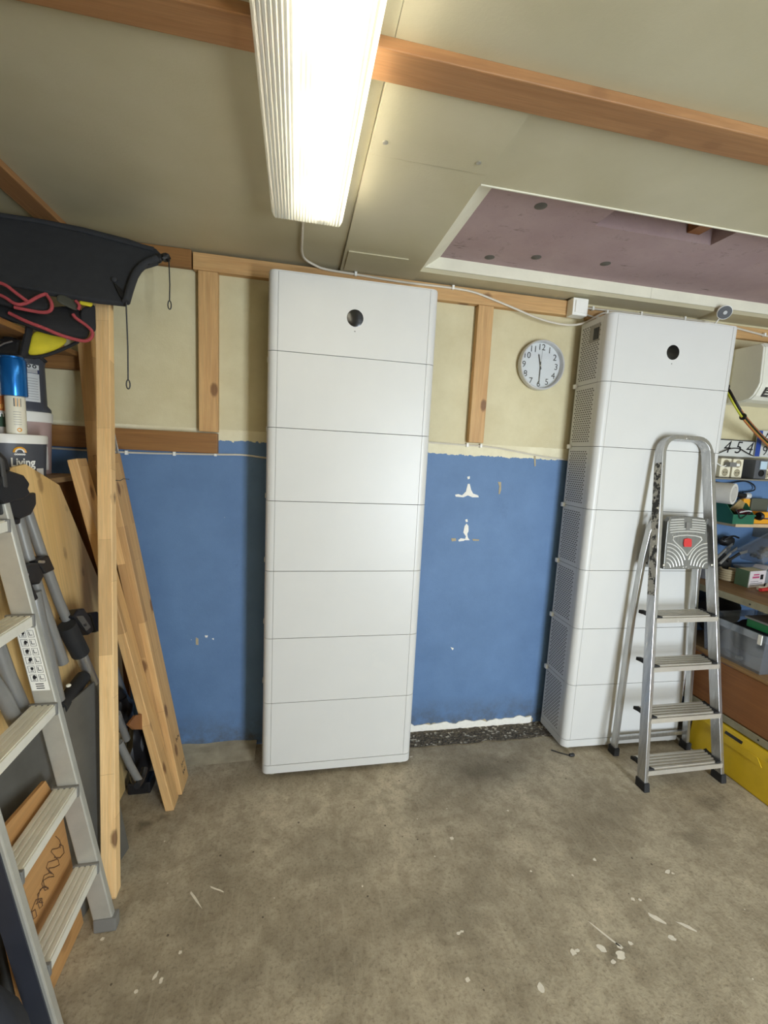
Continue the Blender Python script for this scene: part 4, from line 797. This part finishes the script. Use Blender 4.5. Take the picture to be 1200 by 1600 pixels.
# ---------------------------------------------------------------- boards leaning on the left
def lean(x0, s): return V((x0, 0, 0)), V((1, 0, s)).normalized()
P_, N_ = lean(-.540, .105)
def onp(px, py): return on(px, py, P_, N_)
lo = lambda y, z=0.001: V((P_.x-N_.z/N_.x*z, y, z))
ob = board('wood_board', [lo(-.605), lo(-.915), lo(-.915, .59), lo(-.88, .605), lo(-.66, .585), lo(-.61, .45)], N_, .012, M_oply, grain=(0, 1, 0)); tag(ob, 'orange wooden board with black scribbles standing behind the aluminium ladder foot', 'board')
b = MB(); Mi = ob.matrix_world.inverted()
random.seed(11)
def squig(cx_, cy_, w_, h_, n=26, k=5):
    pts = []
    for i in range(n): a = i/n*2*PI*k; pts.append(lo(cx_+w_*(i/n-.5)+.018*math.sin(a), cy_+h_*(i/n-.5)+.022*math.cos(a*1.07))+N_*.0012)
    b.tube([Mi @ q for q in pts], .0011, 4)
squig(-.72, .33, .16, .10); squig(-.73, .31, .2, .05, 30, 6); squig(-.70, .17, .12, .06, 22, 4); squig(-.78, .13, .14, .05, 22, 4)
so = b.build('scribble', plain('faded_ink', (92, 64, 42), .7), None, world=False); so.parent = ob; so['kind'] = 'stuff'
g0, g1, g2 = V((-.494, -.322, .001)), V((-.640, -1.02, .001)), V((-.599, -.325, .727)); N_ = (g1-g0).cross(g2-g0).normalized()
if N_.x < 0: N_ = -N_
gbd = board('grey_board', [g0, g1, g1+(g2-g0)*.96, on(0, 1190, g0, N_), on(148, 1065, g0, N_)], N_, .010, M_gboard); tag(gbd, 'dark grey sheet standing behind the ladder and the light post', 'board')
P_, N_ = lean(-.622, .115)
pb = board('plywood_sheet', [lo(.10), lo(-1.0), lo(-1.0, 1.38), on(0, 742, P_, N_)+V((0, -.05, -.03)), on(20, 730, P_, N_), on(40, 725, P_, N_), on(93, 758, P_, N_), on(152, 900, P_, N_), lo(.10, .8)], N_, .012, M_ply); tag(pb, 'large yellow plywood sheet with cut corners leaning under the paint tubs', 'board')

# ---------------------------------------------------------------- folded bicycle carrier of grey tubes
P_, N_ = lean(-.572, .105)
bk = empty('bike_carrier', (-.66, -.3, 0), 'folded bicycle carrier of grey tubes with black clamps before the plywood', 'bicycle carrier')
def o_(px, py, k=0): return on(px, py, P_+N_*k, N_)
MB().tube([o_(-5, 715), o_(25, 800), o_(47, 880), o_(67, 945), o_(99, 1036)], .017, 14).build('tube', M_tube, bk)
MB().tube([o_(30, 760), o_(45, 807), o_(70, 880), o_(92, 940), o_(122, 1008), o_(150, 1072), o_(180, 1140)], .016, 14).build('tube', M_tube, bk)
MB().tube([o_(52, 925), o_(64, 985), o_(72, 1010), o_(80, 1050), o_(90, 1095)], .022, 14, smooth=1).build('tube', M_tube, bk)
MB().tube([o_(-8, 1000, -.01), o_(14, 1060, -.01), o_(40, 1118, -.01)], .020, 14).build('tube', M_tube, bk); MB().tube([o_(-15, 1060, .0), o_(6, 1090, 0), o_(26, 1130, 0)], .019, 14).build('tube', M_tube, bk)
MB().tube([o_(126, 1022, .004), o_(146, 1068, .004)], .020, 14).build('tube', M_alu, bk)
def pl_(pts, name, th=.05, k=.02, m=M_black, lab=None): MB().prism([o_(x, y, k) for x, y in pts], -N_*th).build(name, m, bk, bev=.006, label=lab)
pl_([(-20, 750), (-20, 690), (0, 704), (12, 716), (18, 735), (2, 748)], 'clamp_head', .06, .050, lab='large black clamp head'); pl_([(2, 742), (14, 734), (38, 742), (48, 756), (45, 764), (49, 771), (40, 779), (8, 788), (-4, 775)], 'clamp_jaw', .05, .058); pl_([(-12, 782), (12, 778), (42, 771), (57, 769), (58, 788), (50, 804), (34, 811), (20, 806), (-12, 802)], 'clamp_jaw', .06, .044); pl_([(14, 800), (34, 806), (33, 819), (22, 819)], 'clamp_jaw', .03, .03); pl_([(2, 712), (8, 718), (14, 762), (8, 762)], 'strap', .01, .062, m=M_dark)
pl_([(30, 893), (42, 884), (60, 878), (70, 900), (63, 913), (50, 910), (62, 935), (48, 945), (38, 928)], 'clamp', .05, .035); pl_([(57, 876), (77, 867), (87, 890), (72, 897)], 'clamp', .05, .03)
b = MB(); b.tube([o_(33, 900, .037), o_(42, 898, .037)], .006, 8); b.tube([o_(62, 878, .037), o_(68, 878, .037)], .005, 8); b.build('bolt', M_alu, bk, kind='stuff')
MB().tube([o_(104, 977, .012), o_(126, 1021, .012)], .030, 14).build('sleeve', M_rubber, bk)
pl_([(114, 963), (122, 952), (132, 950), (142, 965), (148, 985), (140, 992), (128, 980)], 'clamp', .05, .03); pl_([(141, 958), (154, 955), (160, 985), (150, 988)], 'clamp', .05, .02)
lb = [(119, 963), (130, 962), (142, 980), (135, 986)]; MB().poly([o_(x, y, .0312) for x, y in lb]).build('warning_label', M_vent, bk); MB().poly([o_(x, y, .032) for x, y in ((130, 976), (135, 974), (136, 978), (132, 979))]).build('print', M_ink, bk)
MB().tube([o_(92, 1108), o_(112, 1082), o_(130, 1058)], .026, 12, smooth=1).build('grip', M_rubber, bk); b = MB(); b.blob(o_(107, 1071, .026), (.008, .008, .006), 0); b.build('stud', M_cream, bk)
# its lower end with black tips behind the planks
MB().tube([at(176, 1040, 0, -.64), at(192, 1085, 0, -.63), at(206, 1130, 0, -.62)], .018, 12).build('tube', M_tube, bk)
MB().tube([at(183, 1115, 0, -.55), at(193, 1142, 0, -.55), at(198, 1155, 0, -.55)], .014, 12).build('tube', M_tube, bk)
lt = [at(186, 1160, 0, -.52), at(203, 1195, 0, -.5), at(217, 1220, 0, -.48)]; lt[2].z = max(lt[2].z, .02); MB().tube(lt, .014, 12).build('tube', M_tube, bk)
MB().tube([at(226, 1200, 0, -.475), at(222, 1217, 0, -.475), at(214, 1228, 0, -.475)], .013, 10, smooth=1).build('rubber_tip', M_black, bk)
b = MB(); b.blob((-.545, -.02, .21), (.05, .09, .15), .25, seed=4); b.blob((-.60, -.05, .44), (.033, .06, .09), .25, seed=6); b.build('wheel_holder', M_black, bk)
MB().prism([at(x, y, 0, -.50) for x, y in ((197, 1132), (208, 1118), (220, 1116), (224, 1140), (206, 1140))], (.01, 0, 0)).build('strap_pad', M_brown, bk)
MB().box(-.60, -.50, -.03, .05, .0005, .06, .01).build('base', M_black, bk)

# ---------------------------------------------------------------- left shelf with paint tubs
lsx = -.80
ls = empty('shelf_unit', (-1.05, -.5, 0), 'brown wooden shelf unit on the left holding paint tubs', 'shelf'); LSZ = 1.475
timber('shelf_board', (-1.052, -1.5, LSZ-.011), (-1.052, TY-.03, LSZ-.011), .475, .022, (1, 0, 0), M_shelfw, ls); timber('shelf_board', (-1.06, -1.5, 2.01), (-1.06, TY-.03, 2.01), .46, .022, (1, 0, 0), M_rail, ls)
MB().box(-1.28, -.665, .216, .229, .045, LSZ-.0235).build('end_panel', M_brown, ls); MB().box(-.90, -.884, -1.5, .158, .001, LSZ-.12).build('front_panel', M_brown, ls)
MB().box(-1.28, -1.25, -1.49, -1.46, 0, 2.40).build('upright', M_rail, ls); MB().box(-1.28, -1.25, .16, .19, LSZ+.001, 2.40).build('upright', M_rail, ls)
M_lid = plain('white_tub_lid', (232, 230, 222), .4, 0, .04); M_living = plain('charcoal_label', (74, 76, 82), .5, 0, .06); M_pinkt = plain('dusty_pink_label', (176, 150, 144), .5, 0, .05); M_tubw = plain('off_white_tub', (206, 200, 190), .45, 0, .05); M_dkt = plain('dark_blue_grey_tub', (66, 70, 80), .45, 0, .05); M_label = plain('pale_paper_label', (202, 204, 204), .55, 0, .04)
def ctext(name, s, size, c, R_, ang, z, m, parent, bold=.0006, sx=1.0):   # lettering on a round tub; ang measured from -y towards +x
    d = V((math.sin(ang), -math.cos(ang), 0)); M = Matrix.Translation(V((c[0], c[1], z))+d*(R_+.0012)) @ Matrix.Rotation(ang, 4, 'Z') @ Matrix.Rotation(PI/2, 4, 'X')
    return text(name, s, size, M, m, parent, bold=bold, sx=sx)
def arcpatch(name, c, R_, a0, a1, z0, z1, m, parent, n=8, th=.0007):
    b = MB(); b.grid([[(c[0]+(R_+th)*math.sin(a0+(a1-a0)*i/n), c[1]-(R_+th)*math.cos(a0+(a1-a0)*i/n), z) for i in range(n+1)] for z in (z0, z1)]); b.sm = True
    return b.build(name, m, parent)
# big "Living" tub: centre, radius
c1 = (-.950, -.115, LSZ); R1 = .120
tv = empty('paint_tub', c1, 'large charcoal paint tub with white lid reading Living', 'paint tub')
b = MB(); b.lathe([(R1*.93, .0005), (R1, .15)], c1, n=40); b.build('bucket', M_living, tv); b = MB(); b.lathe([(R1*1.03, .133), (R1*1.04, .160), (R1*1.01, .166), (R1*.9, .160)], c1, n=40); b.build('lid', M_lid, tv)
a_l = .80
ctext('lettering', 'Living', .046, c1, R1*.985, a_l+.05, LSZ+.062, M_pwhite, tv, .0012, .72); ctext('lettering', 'ooooo', .012, c1, R1*.99, a_l-.02, LSZ+.094, M_pwhite, tv)
b = MB(); d = V((math.sin(a_l-.02), -math.cos(a_l-.02), 0)); s_ = V((d.y*-1, d.x, 0)); cc_ = V((c1[0], c1[1], LSZ+.100))+d*(R1*.992+.002)
s_ = V((math.cos(a_l-.02), math.sin(a_l-.02), 0))
MB().tube([cc_+s_*(.018*math.cos(a))+V((0, 0, .018*math.sin(a))) for a in [PI*i/12 for i in range(13)]], .0035, 6).build('rainbow', M_yel, tv, label='yellow rainbow logo arc'); MB().tube([cc_+s_*(.0125*math.cos(a))+V((0, 0, .0125*math.sin(a))) for a in [PI*i/12 for i in range(13)]], .0028, 6).build('rainbow', M_pwhite, tv)
arcpatch('band', c1, R1*.975, a_l+.45, a_l+.75, LSZ+.01, LSZ+.04, M_tubw, tv)
# pink tub behind with white lid, grey tub on top
c2 = (-1.018, .118, LSZ); R2 = .100
tp = empty('paint_tub', c2, 'dusty pink paint tub with white lid standing behind the Living tub', 'paint tub')
b = MB(); b.lathe([(R2*.90, .0005), (R2, .225)], c2, n=36); b.build('bucket', M_pinkt, tp); b = MB(); b.lathe([(R2*1.04, .222), (R2*1.06, .258), (R2*1.02, .264), (R2*.9, .26)], c2, n=36); b.build('lid', M_lid, tp)
arcpatch('label_panel', c2, R2, .15, .62, LSZ+.175, LSZ+.218, M_ink, tp); arcpatch('stripe', c2, R2*.99, .15, .7, LSZ+.06, LSZ+.062, M_pwhite, tp); arcpatch('side_label', c2, R2*.985, .75, 1.4, LSZ+.02, LSZ+.12, M_tubw, tp); ctext('lettering', '------', .014, c2, R2, .4, LSZ+.197, M_pwhite, tp)
c3 = (-1.014, .118, LSZ+.2645); R3 = .084
tg = empty('paint_tub', c3, 'tall dark grey paint tub with pale text label on the pink tub', 'paint tub')
b = MB(); b.lathe([(R3*1.16, .0005), (R3*1.16, .012), (R3, .03), (R3*.97, .20), (R3, .205), (R3, .225), (R3*.9, .228)], c3, n=36); b.build('bucket', M_dkt, tg)
arcpatch('label_panel', c3, R3, .1, 1.25, .04+c3[2], .192+c3[2], M_label, tg, 10); arcpatch('label_band', c3, R3+.0008, .1, 1.25, .155+c3[2], .172+c3[2], plain('navy_print', (56, 64, 96), .5), tg, 10)
for i in range(4): ctext('icon', 'o', .03, c3, R3+.001, .3+i*.24, c3[2]+.186, M_ink, tg)
for i in range(9): arcpatch('text_line', c3, R3+.0012, .2, 1.15, c3[2]+.05+i*.0105, c3[2]+.0515+i*.0105, M_gpr, tg, 8)
for i in range(3): arcpatch('text_line', c3, R3+.0016, .72, 1.15, c3[2]+.158+i*.005, c3[2]+.1605+i*.005, M_pwhite, tg, 6)
# blue can on white carton tube, standing on the Living tub lid
zl = LSZ+.1665; c4 = (-.890, -.165, zl)
cw_ = empty('white_canister', c4, 'slim white printed canister on the Living tub lid', 'canister'); b = MB(); b.lathe([(.030, .0005), (.031, .02), (.031, .135), (.029, .138)], c4, n=28); b.build('body', M_cream, cw_)
for i in range(5): arcpatch('bar', c4, .031, .35+i*.16, .35+i*.16+(.09 if i < 2 else .06), zl+.100, zl+.130, M_ink if i % 2 == 0 else M_yel, cw_, 3)
for i in range(6): arcpatch('text_line', c4, .031, .25, 1.0, zl+.035+i*.009, zl+.0362+i*.009, M_gpr, cw_, 5)
b = MB(); d = V((math.sin(.75), -math.cos(.75), 0)); s_ = V((math.cos(.75), math.sin(.75), 0)); q = V((c4[0], c4[1], zl+.016))+d*.0325; b.tube([q+s_*(.006*math.cos(a))+V((0, 0, .006*math.sin(a))) for a in [2*PI*i/14 for i in range(14)]], .0016, 5, closed=True); b.build('seal', M_yel, cw_)
c5 = (-.890, -.165, zl+.1385); M_mblue = plain('metallic_blue', (28, 110, 190), .22, .6, .05)
bc = empty('blue_can', c5, 'shiny metallic blue can standing on the white canister', 'can'); b = MB(); b.lathe([(.039, .0005), (.040, .006), (.040, .128), (.036, .134)], c5, n=32); b.build('body', M_mblue, bc); b = MB(); b.lathe([(.034, .1345), (.034, .140), (.028, .142)], c5, n=24); b.build('cap', M_mblue, bc)
c6 = (-1.002, -.100, zl)
oc = empty('label_can', c6, 'can with orange, white and green label at the left edge', 'can'); b = MB(); b.lathe([(.058, .0005), (.058, .19), (.054, .195)], c6, n=30); b.build('body', M_tubw, oc)
M_ogr = plain('dark_green_label', (48, 76, 54), .5); M_oor = plain('orange_label', (196, 112, 50), .5)
arcpatch('label_panel', c6, .058, -.2, 1.5, zl+.025, zl+.075, M_ogr, oc); arcpatch('label_panel', c6, .058, -.2, 1.5, zl+.085, zl+.140, M_oor, oc); ctext('lettering', 'isin', .03, c6, .058, .75, zl+.072, M_pwhite, oc); ctext('lettering', 'OTII', .022, c6, .0585, .7, zl+.10, M_yel, oc)
c7 = (-1.002, -.100, zl+.1955); o = empty('blue_can', c7, 'pale blue metal can at the left edge above the orange label', 'can'); b = MB(); b.lathe([(.05, .0005), (.052, .01), (.052, .09), (.048, .095)], c7, n=28); b.build('body', plain('pale_metal_blue', (112, 160, 206), .3, .4), o)
# black tool on blue can area
o = empty('black_clamp', (-.93, -.12, 1.93), 'black clamp hanging from the upper shelf above the blue can', 'clamp'); b = MB(); b.box(-.98, -.865, -.16, -.06, 1.93, 1.985, .012); b.build('body', M_black, o); MB().tube([(-.96, -.165, 1.935), (-.91, -.170, 1.965), (-.885, -.168, 1.975)], .0035, 6).build('rod', M_steel, o); MB().box(-.94, -.91, -.12, -.09, 1.985, 1.998, .002).build('hook', M_black, o)

# ---------------------------------------------------------------- folded life jackets under the cover
M_navy = plain('black_fabric', (26, 25, 27), .85, 0, .25, 20, .3, 400); M_pipe = plain('red_piping', (150, 58, 62), .8, 0, .12, 40); M_yfab = plain('yellow_fabric', (192, 176, 30), .8, 0, .12, 20, .2, 300)
jk = empty('life_jacket', (-.78, -.2, 2.02), 'folded black fabric jacket with red edging on the upper shelf', 'jacket')
def flap(rows, name, m, parent, th=.012):
    b = MB(); b.grid(rows, th); b.sm = True; o = b.build(name, m, parent); s = o.modifiers.new('smooth', 'SUBSURF'); s.levels = s.render_levels = 2; return o
A_ = lambda x, y, d: at(x, y, 1, d)
flap([[A_(-30, 455, -.22), A_(20, 470, -.20), A_(60, 480, -.18), A_(110, 470, -.10), A_(135, 480, -.05)], [A_(-30, 480, -.27), A_(10, 492, -.25), A_(55, 500, -.23), A_(105, 495, -.17), A_(148, 512, -.11)], [A_(-30, 500, -.26), A_(15, 497, -.25), A_(60, 520, -.23), A_(100, 528, -.2), A_(143, 532, -.14)], [A_(-30, 505, -.2), A_(18, 500, -.21), A_(62, 522, -.2), A_(100, 530, -.17), A_(138, 534, -.12)]], 'body', M_navy, jk, .03)
flap([[A_(-30, 440, -.23), A_(30, 445, -.22), A_(75, 455, -.2)], [A_(-30, 455, -.28), A_(25, 472, -.27), A_(80, 470, -.24)], [A_(-30, 468, -.28), A_(30, 484, -.27), A_(78, 488, -.25)]], 'collar', M_navy, jk, .02)
flap([[A_(88, 455, -.17), A_(110, 462, -.15), A_(128, 478, -.12)], [A_(86, 470, -.2), A_(105, 478, -.18), A_(124, 488, -.15)]], 'strap', plain('olive_fabric', (62, 62, 52), .85), jk, .01)
def pipe(pts, r=.0055): MB().tube([A_(*p) for p in pts], r, 8, smooth=2).build('piping', M_pipe, jk)
pipe([(-20, 455, -.30), (5, 462, -.30), (25, 477, -.30), (42, 474, -.29), (60, 463, -.27), (72, 459, -.26)]); pipe([(72, 459, -.26), (82, 474, -.265), (80, 486, -.27), (68, 489, -.27), (45, 485, -.28), (22, 480, -.29)]); pipe([(-10, 440, -.31), (8, 444, -.31), (25, 458, -.31), (43, 471, -.295)])
pipe([(14, 489, -.275), (40, 502, -.275), (70, 513, -.265), (92, 523, -.25), (115, 530, -.22), (135, 534, -.19), (144, 527, -.17), (145, 518, -.165), (135, 508, -.17), (118, 497, -.18), (114, 491, -.18)], .006); pipe([(118, 470, -.15), (125, 477, -.15), (122, 484, -.15)])
yj = empty('life_jacket', (-.76, -.12, 2.02), 'yellow fabric flap with black edging hanging below the black jacket', 'jacket')
flap([[A_(50, 512, -.17), A_(80, 518, -.15), A_(112, 528, -.12)], [A_(45, 535, -.18), A_(75, 540, -.16), A_(100, 542, -.13)], [A_(39, 557, -.18), A_(60, 557, -.17), A_(84, 550, -.14)]], 'panel', M_yfab, yj, .012)
MB().tube([A_(46, 512, -.185), A_(41, 535, -.19), A_(36, 557, -.19)], .012, 8, smooth=1).build('edging', M_navy, yj); MB().tube([A_(36, 557, -.19), A_(62, 558, -.18), A_(85, 551, -.15), A_(104, 543, -.13), A_(122, 534, -.1)], .006, 8, smooth=1).build('edging', M_navy, yj)
MB().tube([A_(62, 558, -.18), A_(68, 562, -.17), A_(72, 566, -.17)], .006, 8).build('edging', M_navy, yj)
flap([[A_(122, 468, -.13), A_(136, 470, -.12), A_(147, 472, -.11)], [A_(124, 478, -.13), A_(136, 478, -.12), A_(143, 482, -.11)]], 'panel', M_yfab, yj, .008)
flap([[A_(128, 478, -.11), A_(140, 480, -.1), A_(150, 472, -.09)], [A_(122, 495, -.12), A_(138, 500, -.1), A_(149, 500, -.09)], [A_(130, 510, -.11), A_(143, 520, -.1), A_(151, 521, -.09)]], 'backing', M_navy, yj, .012)

# ---------------------------------------------------------------- black car parcel shelf stored under the ceiling
pa, pb2, pc = at(196, 473, 1, -.15), at(0, 440, 1, -.16), at(262, 402, 1, .02)
NN = (pb2-pa).cross(pc-pa).normalized()
if NN.y > 0: NN = -NN
Q = lambda x, y, k=0: on(x, y, pa+NN*k, NN)
pcov = empty('parcel_shelf', (-.75, 0, 2.17), 'black moulded car parcel shelf stored under the ceiling with two hanging cords', 'parcel shelf')
M_felt = plain('black_felt', (44, 45, 48), .9, 0, .12, 30, .15, 500)
out = [Q(196, 473), Q(150, 468), Q(90, 458), Q(-60, 432), Q(-60, 322), Q(60, 340), Q(130, 354), Q(200, 372), Q(244, 388), Q(252, 396), Q(246, 408), Q(226, 414), Q(214, 424), Q(206, 445)]
MB().prism(out, -NN*.022).build('panel', M_felt, pcov, bev=.006)
MB().tube([Q(197, 472, .006), Q(204, 448, .01), Q(212, 426, .012), Q(226, 412, .012), Q(245, 404, .01)], .014, 10, smooth=1).build('end_lip', M_felt, pcov)
MB().prism([Q(178, 443, .002), Q(192, 455, .002), Q(197, 473, .002), Q(188, 465, .002)], NN*.008).build('pocket', M_black, pcov); MB().lathe([(.010, 0), (.010, .010), (.006, .013)], Q(180, 438, .002), 'y', 12).build('stud', M_felt, pcov)
b = MB(); b.blob(Q(258, 402), (.02, .016, .016), .2, 2, 3); b.blob(Q(248, 404, .004), (.016, .014, .02), .2, 2, 5); b.build('hinge_end', M_black, pcov); MB().prism([Q(216, 412, .012), Q(232, 408, .012), Q(234, 414, .012), Q(218, 420, .012)], NN*.004).build('pocket', M_black, pcov)
MB().tube([Q(-60, 328, .004), Q(60, 346, .004), Q(130, 361, .004), Q(240, 390, .004)], .010, 8).build('edge_rib', M_felt, pcov)
def cord(top, z1):
    MB().tube([top, V((top.x+.002, top.y, (top.z+z1)/2)), V((top.x, top.y, z1+.03))], .0026, 6).build('cord', M_bcable, pcov)
    MB().tube([(top.x+.0065*math.sin(a), top.y, z1+.012+.016*math.cos(a)*(1.0 if math.cos(a) < 0 else 1.15)) for a in [2*PI*i/14 for i in range(14)]], .0024, 6, closed=True).build('loop', M_bcable, pcov)
t1 = Q(197, 473, .008); cord(t1, at(199, 606, 1, t1.y).z); t2 = Q(264, 408, .0); cord(t2, at(267, 482, 1, t2.y).z)
MB().tube([Q(258, 402), t2], .006, 6).build('tip', M_black, pcov)
# dark roof lining piece above the cover
# dark bag at the near left corner
q = at(-18, 1560, 1, -1.12); dbag = empty('dark_bag', (q.x, -1.12, 0), 'dark blue-black fabric bag at the near foot of the ladder', 'bag'); b = MB(); b.blob((q.x-.03, -1.13, .225), (.10, .10, .21), .06, seed=12); b.build('body', plain('dark_navy_fabric', (38, 40, 48), .85, 0, .2, 12, .3, 200), dbag); MB().tube([(q.x+.02, -1.15, .42), (q.x+.01, -1.11, .50), (q.x-.02, -1.08, .43)], .010, 8, smooth=2).build('strap', M_black, dbag)
